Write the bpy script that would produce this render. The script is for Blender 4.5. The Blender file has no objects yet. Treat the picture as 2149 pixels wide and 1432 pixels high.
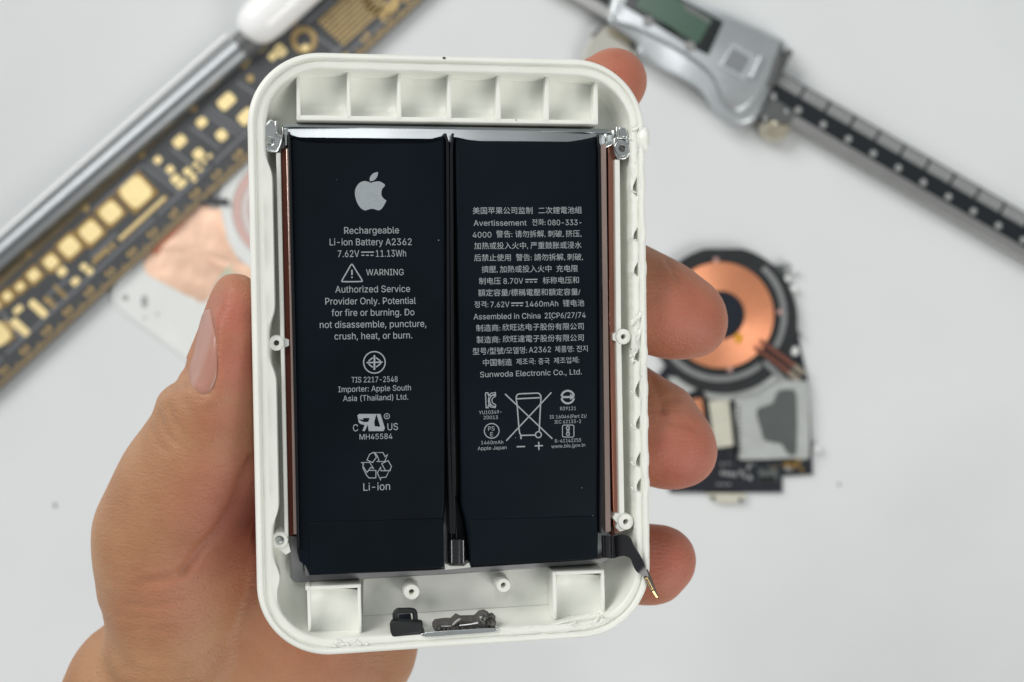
import bpy, bmesh, math, random
import numpy as np
from mathutils import Vector, Matrix, Euler, noise as mnoise
from math import sin, cos, pi, radians, hypot, atan2

# ------------------------------------------------------------------ camera, world, lamps, exposure
# all lengths below are authored in millimetres; MM turns them into metres
MM = 0.001
SC = bpy.context.scene
COL = SC.collection
CAM_H = 390.0                 # camera height above the table top
FPX = 2358.0                  # focal length in pixels of the 2149 px wide photograph
CX, CY = 1074.5, 716.0
cam_data = bpy.data.cameras.new('camera')
cam_data.sensor_width = 36.0
cam_data.lens = FPX / 2149.0 * 36.0
cam_data.clip_start = 0.005
cam_data.clip_end = 20.0
cam_data.dof.use_dof = True
cam_data.dof.focus_distance = 181.0 * MM
cam_data.dof.aperture_fstop = 17.5
cam = bpy.data.objects.new('camera', cam_data)
COL.objects.link(cam)
cam.location = (0, 0, CAM_H * MM)
SC.camera = cam

world = bpy.data.worlds.new('World')
SC.world = world
world.use_nodes = True
wb = world.node_tree.nodes['Background']
wb.inputs[0].default_value = (0.93, 0.97, 1.0, 1)
wb.inputs[1].default_value = 0.30


def area_lamp(name, loc, size, watts, colour, target=(0, 0, 0.15)):
    ld = bpy.data.lights.new(name, 'AREA')
    ld.shape = 'RECTANGLE'
    ld.size, ld.size_y = size
    ld.energy = watts
    ld.color = colour
    o = bpy.data.objects.new(name, ld)
    COL.objects.link(o)
    o.location = loc
    d = Vector(target) - Vector(loc)
    o.rotation_euler = d.to_track_quat('-Z', 'Y').to_euler()
    return o


area_lamp('window_light', (-1.20, 1.05, 1.30), (1.1, 1.1), 30.5, (1.0, 0.99, 0.97))
area_lamp('glint_light', (0.07, 0.44, 0.90), (0.15, 0.28), 0.85, (0.98, 0.99, 1.0))  # small added lamp, placed to put a glint on the tray's steel strip
area_lamp('fill_light', (0.95, -0.95, 1.05), (1.0, 0.8), 14.0, (1.0, 0.985, 0.95))  # added fill lamp, evens out the table's right side
SC.view_settings.view_transform = 'Standard'
SC.view_settings.look = 'None'
SC.view_settings.exposure = 0.0
SC.view_settings.gamma = 1.0
SC.cycles.max_bounces = 8

# ------------------------------------------------------------------ places
# the opened housing is held tilted under the camera
PACK_EUL = Euler((radians(1.31), radians(10.2), radians(1.09)), 'XYZ')
PACK_LOC = Vector((-8.9, -1.9, CAM_H - 180.0))
PR = PACK_EUL.to_matrix()
PRI = PR.transposed()
CAMV = Vector((0, 0, CAM_H))
CAML = PRI @ (CAMV - PACK_LOC)


def ray(px, py):
    return Vector(((px - CX) / FPX, (CY - py) / FPX, -1.0))


def P(px, py, z=0.0):
    """local x, y of the housing for a place seen at px, py and lying at local height z"""
    d = PRI @ ray(px, py)
    t = (z - CAML.z) / d.z
    q = CAML + d * t
    return (q.x, q.y)


def P3(px, py, z=0.0):
    x, y = P(px, py, z)
    return Vector((x, y, z))


def T(px, py, h=0.0):
    """table x, y for a place at height h"""
    d = CAM_H - h
    return ((px - CX) / FPX * d, (CY - py) / FPX * d)


def W3(px, py, z):
    x, y = T(px, py, z)
    return Vector((x, y, z))


# ------------------------------------------------------------------ materials
def mat(name, base, rough=0.5, metal=0.0, spec=0.5, var=0.0, vscale=300.0, bump=0.0, bscale=2000.0,
        rvar=0.0, coat=0.0, sss=0.0, sssr=(1, 0.35, 0.2), sscale=0.003, stretch=None, col2=None, aniso=0.0, trans=0.0, alpha=1.0):
    m = bpy.data.materials.new(name)
    m.use_nodes = True
    nt = m.node_tree
    b = nt.nodes['Principled BSDF']
    b.inputs['Base Color'].default_value = (*base, 1)
    b.inputs['Roughness'].default_value = rough
    b.inputs['Metallic'].default_value = metal
    b.inputs['Specular IOR Level'].default_value = spec
    b.inputs['Coat Weight'].default_value = coat
    b.inputs['Anisotropic'].default_value = aniso
    b.inputs['Transmission Weight'].default_value = trans
    b.inputs['Alpha'].default_value = alpha
    if sss:
        b.inputs['Subsurface Weight'].default_value = sss
        b.inputs['Subsurface Radius'].default_value = sssr
        b.inputs['Subsurface Scale'].default_value = sscale
    tc = nt.nodes.new('ShaderNodeTexCoord')
    src = tc.outputs['Object']
    if stretch:
        mp = nt.nodes.new('ShaderNodeMapping')
        mp.inputs['Scale'].default_value = stretch
        nt.links.new(src, mp.inputs[0])
        src = mp.outputs[0]
    if var or rvar:
        n = nt.nodes.new('ShaderNodeTexNoise')
        n.inputs['Scale'].default_value = vscale
        n.inputs['Detail'].default_value = 5
        nt.links.new(src, n.inputs['Vector'])
        if var:
            r = nt.nodes.new('ShaderNodeValToRGB')
            c2 = col2 or tuple(min(1, c * (1 + var)) for c in base)
            c1 = tuple(c * (1 - var) for c in base) if not col2 else base
            r.color_ramp.elements[0].position = 0.3
            r.color_ramp.elements[1].position = 0.7
            r.color_ramp.elements[0].color = (*c1, 1)
            r.color_ramp.elements[1].color = (*c2, 1)
            nt.links.new(n.outputs[0], r.inputs[0])
            nt.links.new(r.outputs[0], b.inputs['Base Color'])
        if rvar:
            mr = nt.nodes.new('ShaderNodeMapRange')
            mr.inputs['To Min'].default_value = max(0.02, rough - rvar)
            mr.inputs['To Max'].default_value = min(1, rough + rvar)
            nt.links.new(n.outputs[0], mr.inputs[0])
            nt.links.new(mr.outputs[0], b.inputs['Roughness'])
    if bump:
        n2 = nt.nodes.new('ShaderNodeTexNoise')
        n2.inputs['Scale'].default_value = bscale
        n2.inputs['Detail'].default_value = 4
        nt.links.new(src, n2.inputs['Vector'])
        bp = nt.nodes.new('ShaderNodeBump')
        bp.inputs['Strength'].default_value = 1.0
        bp.inputs['Distance'].default_value = bump * MM
        nt.links.new(n2.outputs[0], bp.inputs['Height'])
        nt.links.new(bp.outputs[0], b.inputs['Normal'])
    return m


M = {}
M['table'] = mat('table_laminate', (0.65, 0.668, 0.67), 0.55, var=0.025, vscale=22, bump=0.03, bscale=900, spec=0.3)
M['white'] = mat('white_plastic', (0.79, 0.80, 0.735), 0.33, spec=0.45, var=0.03, vscale=120, bump=0.02, bscale=500, rvar=0.08, sss=0.25, sssr=(1, 1, 0.92), sscale=0.0014)
M['glue'] = mat('glue_residue', (0.80, 0.81, 0.74), 0.25, spec=0.5, var=0.06, vscale=700, bump=0.12, bscale=1100, sss=0.2, sssr=(1, 1, .9), sscale=0.001)
M['steel'] = mat('brushed_steel', (0.42, 0.445, 0.45), 0.33, 1.0, rvar=0.04, vscale=900, var=0.08, stretch=(0.05, 1, 1), bump=0.01, bscale=3000)
M['dullsteel'] = mat('satin_steel', (0.30, 0.30, 0.30), 0.5, 1.0, var=0.08, vscale=300)
M['chrome'] = mat('polished_metal', (0.70, 0.72, 0.71), 0.22, 1.0, rvar=0.05, vscale=900)
M['copper'] = mat('copper_toned_sheet', (0.52, 0.25, 0.18), 0.30, 1.0, var=0.12, vscale=300, rvar=0.08, stretch=(1, 0.1, 1))  # copper-coloured metal for the tray's side walls, in several tones
M['copperdark'] = mat('dark_copper_tone', (0.22, 0.075, 0.05), 0.40, 0.8, var=0.2, vscale=200, stretch=(1, 0.1, 1))
M['copperlight'] = mat('pale_copper_tone', (0.62, 0.46, 0.40), 0.30, 1.0, var=0.12, vscale=400, stretch=(1, 0.15, 1), bump=0.04, bscale=700)
M['cell'] = mat('black_cell_film', (0.0030, 0.0058, 0.0092), 0.45, spec=0.09, var=0.25, vscale=45, rvar=0.14, bump=0.06, bscale=110)
M['celldark'] = mat('black_pouch_side', (0.004, 0.005, 0.007), 0.35, spec=0.3, bump=0.05, bscale=400)
M['print'] = mat('grey_print', (0.29, 0.32, 0.335), 0.6, spec=0.2, var=0.06, vscale=2500)
M['flex'] = mat('black_flex', (0.012, 0.012, 0.014), 0.22, spec=0.6, bump=0.01, bscale=900)
M['rubber'] = mat('black_rubber', (0.010, 0.011, 0.012), 0.55, spec=0.4, var=0.2, vscale=500, bump=0.02, bscale=2500)
M['gold'] = mat('gold_contact', (0.72, 0.52, 0.24), 0.3, 1.0, var=0.1, vscale=900)
M['charshade'] = mat('char_and_bore_shade', (0.02, 0.018, 0.015), 0.5, spec=0.5, var=0.9, vscale=1800, bump=0.2, bscale=2500, col2=(0.12, 0.11, 0.10))  # also darkens the lug bore in place of shade
M['brown'] = mat('brown_board', (0.045, 0.03, 0.022), 0.5, var=0.2, vscale=900)

# ------------------------------------------------------------------ object helpers


def tag(o, label=None, cat=None, group=None, kind=None):
    if label: o['label'] = label
    if cat: o['category'] = cat
    if group: o['group'] = group
    if kind: o['kind'] = kind
    return o


def empty(name, loc, eul=None):
    o = bpy.data.objects.new(name, None)
    o.empty_display_size = 0.01
    COL.objects.link(o)
    o.location = Vector(loc) * MM
    if eul: o.rotation_euler = eul
    o['_loc'] = tuple(loc)
    return o


def pack_thing(name, label, cat, org=(0, 0, 0), group=None):
    """an empty that stands in the tilted frame of the housing; parts are authored in that frame"""
    org = Vector(org)
    o = empty(name, PACK_LOC + PR @ org, PACK_EUL)
    o['_org'] = tuple(org)
    tag(o, label, cat, group)
    return o


def table_thing(name, label, cat, org=(0, 0, 0), group=None):
    o = empty(name, org)
    o['_org'] = tuple(org)
    tag(o, label, cat, group)
    return o


class MB:
    def __init__(s):
        s.v, s.f = [], []

    def add(s, vs, fs):
        k = len(s.v)
        s.v += [tuple(v) for v in vs]
        s.f += [tuple(i + k for i in f) for f in fs]
        return s

    def prism(s, poly, z0, z1, inset=0.0):
        n = len(poly)
        a = sum(poly[i][0] * poly[(i + 1) % n][1] - poly[(i + 1) % n][0] * poly[i][1] for i in range(n))
        if a < 0: poly = poly[::-1]
        vs = [(x, y, z0) for x, y in poly] + [(x, y, z1) for x, y in poly]
        fs = [tuple(range(n - 1, -1, -1)), tuple(range(n, 2 * n))]
        fs += [(i, (i + 1) % n, n + (i + 1) % n, n + i) for i in range(n)]
        return s.add(vs, fs)

    def box(s, x0, x1, y0, y1, z0, z1):
        return s.prism([(x0, y0), (x1, y0), (x1, y1), (x0, y1)], z0, z1)

    def lathe(s, cx, cy, prof, n=28, sx=1.0, sy=1.0, closed=False):
        """profile (r, z) from top centre/outer going round; faces between successive rings"""
        vs = []
        for r, z in prof:
            for i in range(n):
                a = 2 * pi * i / n
                vs.append((cx + r * cos(a) * sx, cy + r * sin(a) * sy, z))
        fs = []
        m = len(prof)
        for j in range(m if closed else m - 1):
            j2 = (j + 1) % m
            for i in range(n):
                i2 = (i + 1) % n
                fs.append((j * n + i, j * n + i2, j2 * n + i2, j2 * n + i))
        if not closed:
            if prof[0][0] > 1e-6: fs.append(tuple(range(n))[::-1])
            if prof[-1][0] > 1e-6: fs.append(tuple((m - 1) * n + i for i in range(n)))
        return s.add(vs, fs)

    def loft(s, rings, closed=True, cap=True):
        n = len(rings[0])
        vs = [p for r in rings for p in r]
        fs = []
        for j in range(len(rings) - 1):
            for i in range(n if closed else n - 1):
                i2 = (i + 1) % n
                fs.append((j * n + i, j * n + i2, (j + 1) * n + i2, (j + 1) * n + i))
        if cap:
            fs.append(tuple(range(n))[::-1])
            fs.append(tuple((len(rings) - 1) * n + i for i in range(n)))
        return s.add(vs, fs)

    def tube(s, pts, r, n=10, cap=True):
        rings = []
        for i, p in enumerate(pts):
            p = Vector(p)
            a = Vector(pts[max(0, i - 1)]); b = Vector(pts[min(len(pts) - 1, i + 1)])
            d = (b - a).normalized()
            u = d.cross(Vector((0, 0, 1)))
            if u.length < 1e-3: u = d.cross(Vector((1, 0, 0)))
            u.normalize(); w = d.cross(u)
            rr = r[i] if isinstance(r, (list, tuple)) else r
            rings.append([tuple(p + (u * cos(2 * pi * k / n) + w * sin(2 * pi * k / n)) * rr) for k in range(n)])
        return s.loft(rings, True, cap)

    def ribbon(s, A, B, th):
        """strip between two polylines of 3-D points, given a thickness"""
        k = len(A)
        top, bot = [], []
        for i in range(k):
            a, b = Vector(A[i]), Vector(B[i])
            i0, i1 = max(0, i - 1), min(k - 1, i + 1)
            t = (Vector(A[i1]) + Vector(B[i1])) - (Vector(A[i0]) + Vector(B[i0]))
            nrm = (b - a).cross(t)
            nrm = nrm.normalized() if nrm.length > 1e-9 else Vector((0, 0, 1))
            if nrm.z < 0: nrm = -nrm
            top.append((a, b)); bot.append((a - nrm * th, b - nrm * th))
        rings = [[tuple(top[i][0]), tuple(top[i][1]), tuple(bot[i][1]), tuple(bot[i][0])] for i in range(k)]
        return s.loft(rings, True, True)

    def sheet(s, poly, z):
        return s.add([(x, y, z) for x, y in poly], [tuple(range(len(poly)))])

    def build(s, name, m, parent=None, bevel=0.0, smooth=35, seg=2, label=None, kind=None, sub=0):
        org = Vector((0, 0, 0))
        top = parent
        while top is not None and '_org' not in top: top = top.parent
        if top is not None: org = Vector(top['_org'])
        me = bpy.data.meshes.new(name)
        me.from_pydata([((x - org.x) * MM, (y - org.y) * MM, (z - org.z) * MM) for x, y, z in s.v], [], s.f)
        bm = bmesh.new(); bm.from_mesh(me)
        bmesh.ops.recalc_face_normals(bm, faces=bm.faces)
        bm.to_mesh(me); bm.free()
        me.materials.append(m)
        if smooth:
            me.shade_smooth()
            me.set_sharp_from_angle(angle=radians(smooth))
        o = bpy.data.objects.new(name, me)
        COL.objects.link(o)
        if parent is not None: o.parent = parent
        if bevel:
            bv = o.modifiers.new('bevel', 'BEVEL')
            bv.width = bevel * MM; bv.segments = seg; bv.limit_method = 'ANGLE'; bv.angle_limit = radians(40)
        if sub:
            sd = o.modifiers.new('sub', 'SUBSURF'); sd.levels = sub; sd.render_levels = sub
        if label: o['label'] = label
        if kind: o['kind'] = kind
        return o


def rrect(x0, x1, y0, y1, r, n=6):
    r = max(r, 1e-3)
    out = []
    for cx, cy, a0 in ((x1 - r, y1 - r, 0), (x0 + r, y1 - r, 90), (x0 + r, y0 + r, 180), (x1 - r, y0 + r, 270)):
        for i in range(n + 1):
            a = radians(a0 + 90 * i / n)
            out.append((cx + r * cos(a), cy + r * sin(a)))
    return out


def pquad(x0, y0, x1, y1, z, r=0.0):
    """px rectangle -> local polygon at height z"""
    return [P(*q, z) for q in (rrect(x0, x1, y0, y1, r, 5) if r else ((x0, y0), (x1, y0), (x1, y1), (x0, y1)))]


def ppoly(pts, z):
    return [P(x, y, z) for x, y in pts]


def smooth_poly(pts, n=4, closed=True):
    """Catmull-Rom through points"""
    out = []
    m = len(pts)
    rng = range(m) if closed else range(m - 1)
    for i in rng:
        if closed:
            p0, p1, p2, p3 = pts[i - 1], pts[i], pts[(i + 1) % m], pts[(i + 2) % m]
        else:
            p0, p1, p2, p3 = pts[max(0, i - 1)], pts[i], pts[i + 1], pts[min(m - 1, i + 2)]
        for k in range(n):
            t = k / n
            out.append(tuple(0.5 * ((2 * b) + (c - a) * t + (2 * a - 5 * b + 4 * c - d) * t * t + (3 * b - a - 3 * c + d) * t ** 3)
                             for a, b, c, d in zip(p0, p1, p2, p3)))
    if not closed: out.append(tuple(pts[-1]))
    return out
# ------------------------------------------------------------------ table top
tb = MB()
tb.box(-900, 900, -700, 700, -25, 0)
tag(tb.build('tabletop', M['table'], smooth=0), kind='structure')

# ------------------------------------------------------------------ white housing
PW, PH, PRAD = 64.0, 95.0, 11.6
housing = pack_thing('plastic_housing', 'opened white plastic housing with rounded corners, held in the hand', 'housing', (0, 0, -10.8))
NOTCH = [395, 495, 568, 748, 820, 890, 968, 1021]      # torn notches down the right rim
NOTCH_Y = [P(1340, y, -0.8)[1] for y in NOTCH]
NW = [1.0, 0.75, 0.75, 0.7, 0.95, 0.75, 0.85, 0.75]
BOSS_L = [P(575, y, -2)[1] for y in (296, 720, 1135)]


def ring_path():
    """dense outline parameters: straight sides finely divided; returns list of (corner centre sign, angle or side position)"""
    out = []
    hw, hh, r = PW / 2, PH / 2, PRAD
    n = 22
    def arc(sx, sy, a0):
        for i in range(n + 1):
            a = radians(a0 + 90 * i / n)
            out.append(('c', sx, sy, a))
    arc(1, 1, 0)
    for i in range(1, 60): out.append(('t', 1 - 2 * i / 60))
    arc(-1, 1, 90)
    for i in range(1, 110): out.append(('l', 1 - 2 * i / 110))
    arc(-1, -1, 180)
    for i in range(1, 60): out.append(('b', -1 + 2 * i / 60))
    arc(1, -1, 270)
    for i in range(1, 300): out.append(('r', -1 + 2 * i / 300))
    return out


RP = ring_path()


def ring(inset, z, role=''):
    hw, hh, r = PW / 2 - inset, PH / 2 - inset, max(PRAD - inset, 0.6)
    cw, ch = PW / 2 - PRAD, PH / 2 - PRAD
    if PRAD - inset < 0.6:
        cw, ch = PW / 2 - inset - 0.6, PH / 2 - inset - 0.6
    res = []
    for q in RP:
        if q[0] == 'c':
            x, y = q[1] * cw + r * cos(q[3]), q[2] * ch + r * sin(q[3]); nx, ny = cos(q[3]), sin(q[3])
        elif q[0] == 't': x, y, nx, ny = q[1] * cw, hh, 0, 1
        elif q[0] == 'b': x, y, nx, ny = q[1] * cw, -hh, 0, -1
        elif q[0] == 'l': x, y, nx, ny = -hw, q[1] * ch, -1, 0
        else: x, y, nx, ny = hw, q[1] * ch, 1, 0
        zz = z
        d = 0.0
        if role in ('lip', 'inner'):
            if q[0] == 'l' or (q[0] == 'c' and q[1] < 0):
                m = max(math.exp(-((y - b) / 4.2) ** 4) for b in BOSS_L)
                if role == 'inner': d -= 1.0 * (1 - m) * min(1.0, max(0.0, (40 - abs(y)) / 5.0)) ** 1.5
            # wavy, pried surface
            w = mnoise.noise(Vector((x * 0.35, y * 0.35, inset)))
            zz += 0.10 * w
        if q[0] == 'r' or (q[0] == 'c' and q[1] > 0 and q[2] > 0 and q[3] < 0.25):
            w = mnoise.noise(Vector((3.1 + inset * 0.3, y * 0.55, 1.7))) + 0.5 * mnoise.noise(Vector((inset, y * 1.6, 5.0)))
            if role in ('lip', 'rim'):
                zz += 0.07 * w
                d += 0.05 * w
            if role == 'outer': d += 0.03 * w
            if role == 'inner': d -= 0.12 * w
            tw = max(0.25, 1.35 - 0.95 * max(0, inset - 1.42) / 0.9)
            nt = max(math.exp(-((y - b + 0.4 * (1 - tw)) / (w_ * tw)) ** 4) for b, w_ in zip(NOTCH_Y, NW))
            bl = max(math.exp(-((y - b - 0.3) / 1.1) ** 4) for b in NOTCH_Y)
            if role == 'pit': zz -= 2.0 * nt; d += (0.1 if inset < 1.9 else -0.1) * nt
            if role in ('outer', 'rim'): d += 0.14 * bl
            if role == 'inner': d -= 0.12 * bl
        if (q[0] == 'b' or (q[0] == 'c' and q[2] < 0 and q[1] > 0)) and role in ('lip', 'rim', 'pit'):
            w = mnoise.noise(Vector((x * 0.8, inset, 9.0)))
            if x > 4: zz += 0.10 * w; d += 0.06 * w
        if nx > 0 and inset > 1.42 and inset < 8: d += 0.25 * (min(inset, 2.75) - 1.42) * nx * nx
        res.append((x + nx * d, y + ny * d, zz))
    return res


prof = [(9.0, -10.8, ''), (5.0, -10.7, ''), (2.6, -10.1, ''), (1.1, -8.9, ''), (0.35, -7.2, 'outer'), (0.05, -5.0, 'outer'), (0.0, -1.6, 'outer'),
        (0.06, -0.75, 'outer'), (0.22, -0.28, 'rim'), (0.5, -0.05, 'rim'), (0.8, 0.0, 'rim'), (1.0, -0.06, 'rim'), (1.1, -0.22, 'rim'),
        (1.14, -0.62, 'lip'), (1.3, -0.66, 'lip'), (1.40, -0.58, 'lip'), (1.48, -0.56, 'pit'), (1.75, -0.55, 'pit'), (2.1, -0.58, 'pit'), (2.32, -0.6, 'pit'), (2.42, -0.66, 'lip'), (2.58, -0.8, 'inner'),
        (2.66, -1.2, 'inner'), (2.75, -3.0, 'inner'), (3.0, -4.8, ''), (3.6, -6.1, ''), (4.6, -6.9, ''), (6.0, -7.3, ''), (8.0, -7.45, ''), (10.8, -7.5, '')]
hb = MB()
hb.loft([ring(i, z, r) for i, z, r in prof], True, True)
shell = hb.build('shell', M['white'], housing, smooth=50)

# top row of six open compartments
ZR = -2.2
b = MB()
def seg_rib(name, x0, y0, x1, y1, w0, w1, zt=ZR, zb=-7.6, bev=0.18, bow=0):
    """rib between two px points, px widths at its ends"""
    p0, p1 = Vector(P(x0, y0, zt)), Vector(P(x1, y1, zt))
    d = (p1 - p0).normalized(); n = Vector((-d.y, d.x))
    a, c = w0 / 13.2 / 2, w1 / 13.2 / 2
    m = MB()
    m.prism([tuple(p0 + n * a), tuple(p1 + n * c), tuple(p1 - n * c), tuple(p0 - n * a)], zb, zt)
    return m.build(name, M['white'], housing, bevel=bev)
seg_rib('rib', 622, 247, 1256, 257, 11, 9)
for (xt, yt, xb, yb, w) in ((625, 140, 627, 252, 9), (731, 140, 733, 250, 9), (838, 142, 838, 252, 10), (943, 144, 943, 253, 10),
                            (1047, 148, 1046, 255, 12), (1149, 150, 1147, 256, 12), (1251, 158, 1250, 258, 12)):
    seg_rib('rib', xt, yt, xb, yb, w * 0.72, w * 1.05)
# coved floors in the compartments: a shallow dish between each pair of ribs
xs = [P(x, 200, -4.6)[0] for x in (625, 732, 838, 943, 1047, 1149, 1251)]
y0c, y1c = P(900, 250, -5)[1], P(900, 136, -3)[1]
for i in range(6):
    m = MB(); NX, NY = 14, 12
    vs, fs = [], []
    for a in range(NX + 1):
        for c in range(NY + 1):
            u, v = a / NX, c / NY
            x = xs[i] + (xs[i + 1] - xs[i]) * u; y = y0c + (y1c - y0c) * v
            e = min(u, 1 - u) * 2; ev = min(v, (1 - v)) * 2
            z = -5.4 + 1.1 * (1 - min(1, e * 1.3)) ** 2.2 + 3.2 * max(0, v - 0.35) ** 2 + 0.9 * (1 - min(1, v * 5)) ** 2
            z += 0.5 * (u - 0.4)
            vs.append((x, y, z))
    for a in range(NX):
        for c in range(NY):
            k = a * (NY + 1) + c
            fs.append((k, k + NY + 1, k + NY + 2, k + 1))
    m.add(vs, fs); m.build('compartment_floor', M['white'], housing, smooth=60)

# long rails down both sides of the metal tray
def poly_rail(name, ptsL, ptsR, zt, zb, m, parent, bev=0.15):
    q = MB()
    A = [P(x, y, zt) for x, y in ptsL]; B = [P(x, y, zt) for x, y in ptsR]
    q.prism(A + B[::-1], zb, zt)
    return q.build(name, m, parent, bevel=bev)
poly_rail('rail', [(579, 320), (588, 700), (597, 1120)], [(589, 320), (597, 700), (605.5, 1128)], -2.0, -7.4, M['white'], housing)
poly_rail('rail', [(1290, 335), (1293, 700), (1300, 1100)], [(1301, 335), (1304, 700), (1311, 1085)], -2.0, -7.4, M['white'], housing)


def boss(px, py, z1, ro, ri, z0=-7.4, screw=False, tabs=()):
    cx, cy = P(px, py, z1)
    m = MB()
    zb = z1 - 3.0 if not screw else z1 - 0.5
    m.lathe(cx, cy, [(ro + 0.15, z0), (ro, z1 - 0.25), (ro - 0.12, z1), (ri + 0.12, z1), (ri, z1 - 0.2), (ri * 0.95, zb), (0.0001, zb)], 30)
    for (a, L, w) in tabs:
        a = radians(a); d = Vector((cos(a), sin(a))); n = Vector((-d.y, d.x)); c = Vector((cx, cy))
        m.prism([tuple(c + d * ro * .8 + n * w), tuple(c + d * (ro + L) + n * w * .5), tuple(c + d * (ro + L) - n * w * .5), tuple(c + d * ro * .8 - n * w)], z0, z1 - 0.35)
    o = m.build('screw_boss', M['white'], housing, smooth=40)
    if screw:
        s = MB()
        s.lathe(cx, cy, [(ri * 0.96, z1 - 0.5), (ri * 0.93, z1 + 0.05), (ri * 0.6, z1 + 0.3), (ri * 0.42, z1 + 0.32), (ri * 0.38, z1 + 0.0), (0.0001, z1 - 0.05)], 20)
        s.build('screw', M['chrome'], o)
    return o


boss(580, 720, -1.9, 1.25, 0.42, tabs=((180, 0.5, 0.3), (0, 0.7, 0.9)))
boss(587, 1134, -1.9, 1.35, 0.62, screw=True, tabs=((190, 0.6, 0.6), (-60, 1.2, 0.9)))
boss(1309, 707, -1.7, 1.3, 0.42, tabs=((0, 0.9, 0.35), (180, 0.5, 0.9)))
boss(1314, 1096, -1.7, 1.35, 0.46, tabs=((0, 1.0, 0.3), (150, 0.9, 0.9), (225, 0.5, 0.9)))
boss(864, 1243, -3.0, 1.32, 0.42)
boss(1057, 1229, -3.0, 1.2, 0.42)

# bottom bay: two box compartments and the plain panel between them
seg_rib('rib', 641, 1236, 758, 1230, 9, 8)
seg_rib('rib', 648, 1230, 650, 1326, 8, 7)
seg_rib('rib', 754, 1228, 756, 1330, 7, 7)
seg_rib('rib', 1166, 1204, 1267, 1200, 9, 8)
seg_rib('rib', 1164, 1200, 1166, 1300, 9, 8)
seg_rib('rib', 1265, 1196, 1268, 1285, 7, 6)
pl = ppoly([(762, 1205), (1150, 1185), (1160, 1205), (1163, 1300), (761, 1300)], -6.5)
pl[3] = (pl[3][0], -43.2); pl[4] = (pl[4][0], -43.2)
m = MB(); m.prism(pl, -7.6, -6.5)
m.build('inner_panel', M['white'], housing, bevel=0.15)
for (x0, x1, ya, yb) in ((652, 754, 1236, 1335), (1168, 1264, 1206, 1305)):
    m = MB(); vs, fs = [], []
    NX = NY = 10
    for a in range(NX + 1):
        for c in range(NY + 1):
            u, v = a / NX, c / NY
            px, py = x0 - 2 + (x1 - x0 + 4) * u, ya - 1 + (yb - ya) * v
            x, y = P(px, py, -4)
            e = min(u, 1 - u) * 2
            z = -4.3 + 0.8 * (1 - min(1, e * 1.4)) ** 2 + 0.6 * (1 - min(1, v * 4)) ** 2 + 0.9 * max(0, v - 0.5) ** 1.6
            vs.append((x, y, z))
    for a in range(NX):
        for c in range(NY):
            k = a * (NY + 1) + c; fs.append((k, k + NY + 1, k + NY + 2, k + 1))
    m.add(vs, fs); m.build('compartment_floor', M['white'], housing, smooth=60)

# glue and torn plastic left on the rim
def blob_strip(pts, w, h, z, seed=0, n=6):
    """lumpy bead along px points"""
    pp = smooth_poly([tuple(P3(x, y, z)) for x, y in pts], n, False)
    r = [max(0.06, w * (0.65 + 0.7 * mnoise.noise(Vector((i * 0.55, seed, 0.3))))) for i in range(len(pp))]
    r[0] = r[-1] = 0.05
    jit = [(p[0] + 0.18 * mnoise.noise(Vector((i * .7, seed + 5, 0))), p[1] + 0.18 * mnoise.noise(Vector((i * .7, seed + 9, 0))), p[2] + h * mnoise.noise(Vector((i * .6, seed + 2, 0)))) for i, p in enumerate(pp)]
    m = MB(); m.tube(jit, r, 8); return m


def glue(pts, w, h, z, seed, n=6):
    return blob_strip(pts, w, h, z, seed, n).build('glue_residue', M['glue'], housing, smooth=70)


glue([(700, 1352), (712, 1345), (722, 1352), (735, 1350), (748, 1343), (758, 1352), (775, 1350)], 0.42, 0.3, -0.7, 1)
glue([(690, 1356), (720, 1358), (780, 1356)], 0.3, 0.1, -0.6, 2)
glue([(1050, 1328), (1100, 1316), (1150, 1312), (1205, 1300), (1240, 1290), (1262, 1286)], 0.30, 0.3, -0.8, 3)
glue([(1060, 1334), (1120, 1328), (1180, 1326), (1235, 1316), (1275, 1296)], 0.34, 0.2, -0.7, 4)
glue([(1232, 1318), (1250, 1305), (1258, 1292), (1272, 1300), (1290, 1296)], 0.26, 0.3, -0.6, 5)
glue([(1200, 1297), (1206, 1304), (1196, 1312)], 0.2, 0.3, -0.3, 6)
glue([(1320, 290), (1332, 300), (1338, 318), (1331, 345), (1326, 370)], 0.28, 0.3, -0.75, 7)
glue([(1326, 275), (1340, 268), (1350, 275)], 0.32, 0.2, -0.5, 8)
glue([(1324, 682), (1332, 672), (1342, 664), (1350, 652)], 0.5, 0.35, -0.55, 9)
glue([(1335, 700), (1338, 720), (1334, 740), (1345, 690), (1350, 730)], 0.32, 0.35, -0.5, 10)
glue([(1348, 690), (1353, 720), (1351, 760), (1346, 790)], 0.3, 0.2, -0.35, 11)
glue([(1322, 745), (1328, 752), (1326, 762)], 0.36, 0.2, -0.7, 12)
for yn, s in zip(NOTCH, range(20, 40)):
    glue([(1325, yn + 1), (1329, yn + 7), (1336, yn + 10)], 0.2, 0.15, -0.75, s, 4)
glue([(560, 1192), (572, 1188), (582, 1196), (596, 1190)], 0.16, 0.1, -6.6, 50)
# big clear lump over the upper right rim
m = MB(); cc = P3(1351, 293, -0.9); rings = []
for j in range(13):
    th = pi * j / 12
    rings.append([(cc.x + 1.0 * max(0.02, sin(th)) ** .7 * cos(a) * (1.3 if cos(a) < 0 else 0.95), cc.y + 2.2 * -cos(th), cc.z + 1.35 * max(0.02, sin(th)) ** .7 * sin(a)) for a in [2 * pi * k / 16 for k in range(16)]])
m.loft(rings); m.build('glue_lump', M['glue'], housing, smooth=60)
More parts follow.
